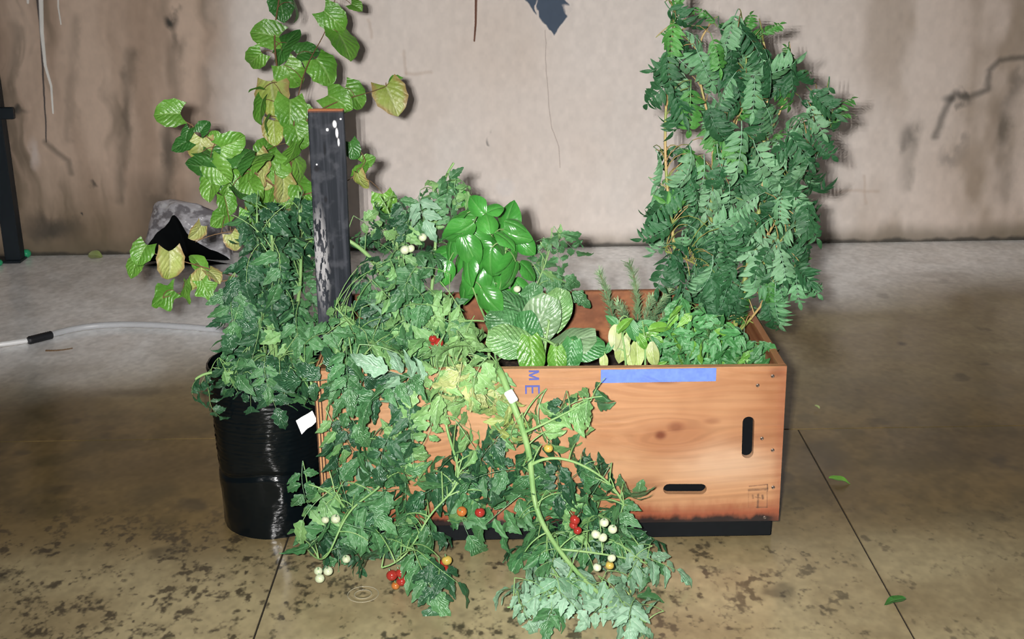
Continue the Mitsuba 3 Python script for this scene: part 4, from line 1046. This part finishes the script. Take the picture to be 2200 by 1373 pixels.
mat('m_steel', lambda p, n, uv: mix((0.006, 0.011, 0.016), (0.012, 0.020, 0.027), fbm(p.x * 20, p.y * 20, p.z * 9, 3)), 0.5, 0.4)
put('steel_stand', None, 'black steel stand with a crossbar, its post standing at the foot of the wall', 'stand')
pb = gr(36, 560)
put('steel_stand__post', mikit.ply(bx(pb[0] - .042, pb[0] + .030, pb[1] - .03, pb[1] + .03, .006, 1.5, .004), 'm_steel'))
ba, bb = at(-120, 243, pb[1] - .02), at(34, 241, pb[1] - .02)
put('steel_stand__crossbar', mikit.ply(bx(ba[0], bb[0], pb[1] - .055, pb[1] - .031, bb[2] - .026, bb[2] + .026, .004), 'm_steel'))
put('steel_stand__base', mikit.ply(bx(pb[0] - .10, pb[0] + .036, pb[1] - .05, pb[1] + .04, 0, .012, .003), 'm_steel'))
mat('m_green_glass', (0.02, 0.40, 0.17), 0.12, 0.8, clearcoat=0.6, clearcoat_gloss=0.9)
for px, py, rr in ((61, 541, .021), (20, 549, .015)):
    q = gr(px, py, rr)
    s = trimesh.creation.icosphere(3, rr); s.vertices[:, 2] *= .96
    s.apply_translation([q[0], min(q[1], WY - rr - .01) if px > 40 else pb[1] - .085, rr * .96])
    put(num('glass_ball'), mikit.ply(s, 'm_green_glass', smooth=True), 'larger shiny green ball on the floor beside the black post' if px > 40 else 'smaller shiny green ball in front of the black post', 'ball', 'green balls by the stand')

# crumpled plastic sack, its dark mouth open
mat('m_sack', lambda p, n, uv: mix(mix((0.20, 0.19, 0.205), (0.50, 0.49, 0.52), smoothstep(.38, .55, fbm(p.x * 22, p.y * 22, p.z * 26, 4))), (0.70, 0.70, 0.72), smoothstep(.6, .72, fbm(p.x * 30, p.y * 30, p.z * 34 + 4, 3)) * .6), 0.28, 0.6, bump=lambda p, n, uv: fbm(p.x * 26, p.y * 26, p.z * 26, 4) * 0.02)
mouth = [(308, 560), (322, 520), (342, 498), (360, 478), (374, 462), (388, 478), (402, 500), (425, 520), (450, 535), (475, 546), (494, 558)]
outer = [(312, 535), (320, 492), (324, 460), (332, 436), (352, 428), (385, 430), (415, 436), (442, 446), (462, 458), (482, 490), (500, 552)]
rimY, topY, backY = 5.57, 5.66, 5.76
rows_ = [[at(x, y, rimY) for x, y in mouth]]
rows_[0] = spline(rows_[0], 40)
o = spline([at(x, y, topY) for x, y in outer], 40)
bk = o.copy(); bk[:, 1] = backY; bk[:, 2] = np.maximum(0.005, o[:, 2] * .45); bk[:, 0] = o[:, 0] * .9 + o[:, 0].mean() * .1
A = []
for t in np.linspace(0, 1, 14):
    A.append(rows_[0] * (1 - t) + o * t + np.array([0, 0, .02]) * math.sin(math.pi * t))
for t in np.linspace(0, 1, 10)[1:]:
    A.append(o * (1 - t) + bk * t + np.array([0, 0, .03]) * math.sin(math.pi * t))
A = np.array(A)
A += 0.022 * (np.stack([meshkit.fbm(A * 17 + k * 9, 3, k) for k in range(3)], -1) - .5)
A[..., 2] = np.maximum(A[..., 2], .003)
A[..., 1] = np.minimum(A[..., 1], WY - .01)
put('plastic_sack', None, 'crumpled grey plastic sack with a gaping dark mouth, lying against the wall', 'sack')
put('plastic_sack__skin', mikit.ply(grid_mesh(A)[0], 'm_sack', smooth=True))
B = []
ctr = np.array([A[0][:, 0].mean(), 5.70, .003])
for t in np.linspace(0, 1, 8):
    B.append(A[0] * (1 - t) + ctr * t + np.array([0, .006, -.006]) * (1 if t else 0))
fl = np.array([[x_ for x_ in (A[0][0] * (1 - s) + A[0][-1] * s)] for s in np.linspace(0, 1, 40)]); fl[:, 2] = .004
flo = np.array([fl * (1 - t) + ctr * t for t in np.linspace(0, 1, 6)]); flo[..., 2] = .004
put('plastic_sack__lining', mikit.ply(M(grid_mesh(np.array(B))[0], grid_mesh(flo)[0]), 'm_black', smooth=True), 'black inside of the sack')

put_leaf = [('fallen_leaf', 205, 551, 30, 10, 'm_wilt', 'small yellow leaf lying at the foot of the wall'), ('fallen_leaf_001', 1805, 1034, 46, 15, 'm_vine', 'bright green leaf on the wet floor beside the planter'),
            ('fallen_leaf_002', 1922, 1294, 48, 170, 'm_vine_dark', 'green leaf lying across the slab joint in the foreground'), ('fallen_leaf_003', 1352, 1275, 22, 100, 'm_wilt', 'pale leaf scrap beside the sprawling tomato'), ('fallen_leaf_004', 1400, 1289, 60, 5, 'm_tom_mid', 'narrow green leaf on the floor beyond the sprawling tomato tips'),
            ('fallen_leaf_005', 1756, 877, 16, 60, 'm_wilt', 'tiny yellow leaf scrap on the dark floor behind the planter corner')]
for key, px, py, lp, dg, b, lb in put_leaf:
    p = gr(px, py, .006)
    s = lp * np.linalg.norm(p - CAM) / FP
    a = math.radians(dg)
    put(key, placed(WLEAF[1], frame(p - np.array([math.cos(a), -math.sin(a), 0]) * s * .5 + [0, 0, .006], [math.cos(a), -math.sin(a), .15], [0, -.55 if key == 'fallen_leaf' else 0, 1], s, 1.7 if key == 'fallen_leaf' else 1.1), b), lb, 'leaf', 'fallen leaves on the floor')
for i, pts in enumerate(([(455, 774), (470, 764), (486, 752), (497, 742)], [(98, 753), (130, 752), (156, 748)], [(1790, 1145), (1775, 1140), (1782, 1136)])[:2]):
    put(num('twig'), mikit.ply(tube(spline([gr(x, y, .006) for x, y in pts], 12), np.linspace(.003, .0018, 12), 6), 'm_stem_brown', smooth=True), ['thin brown twig on the floor under the tomato leaves', 'thin brown twig on the floor below the black hose coupling'][i], 'twig')
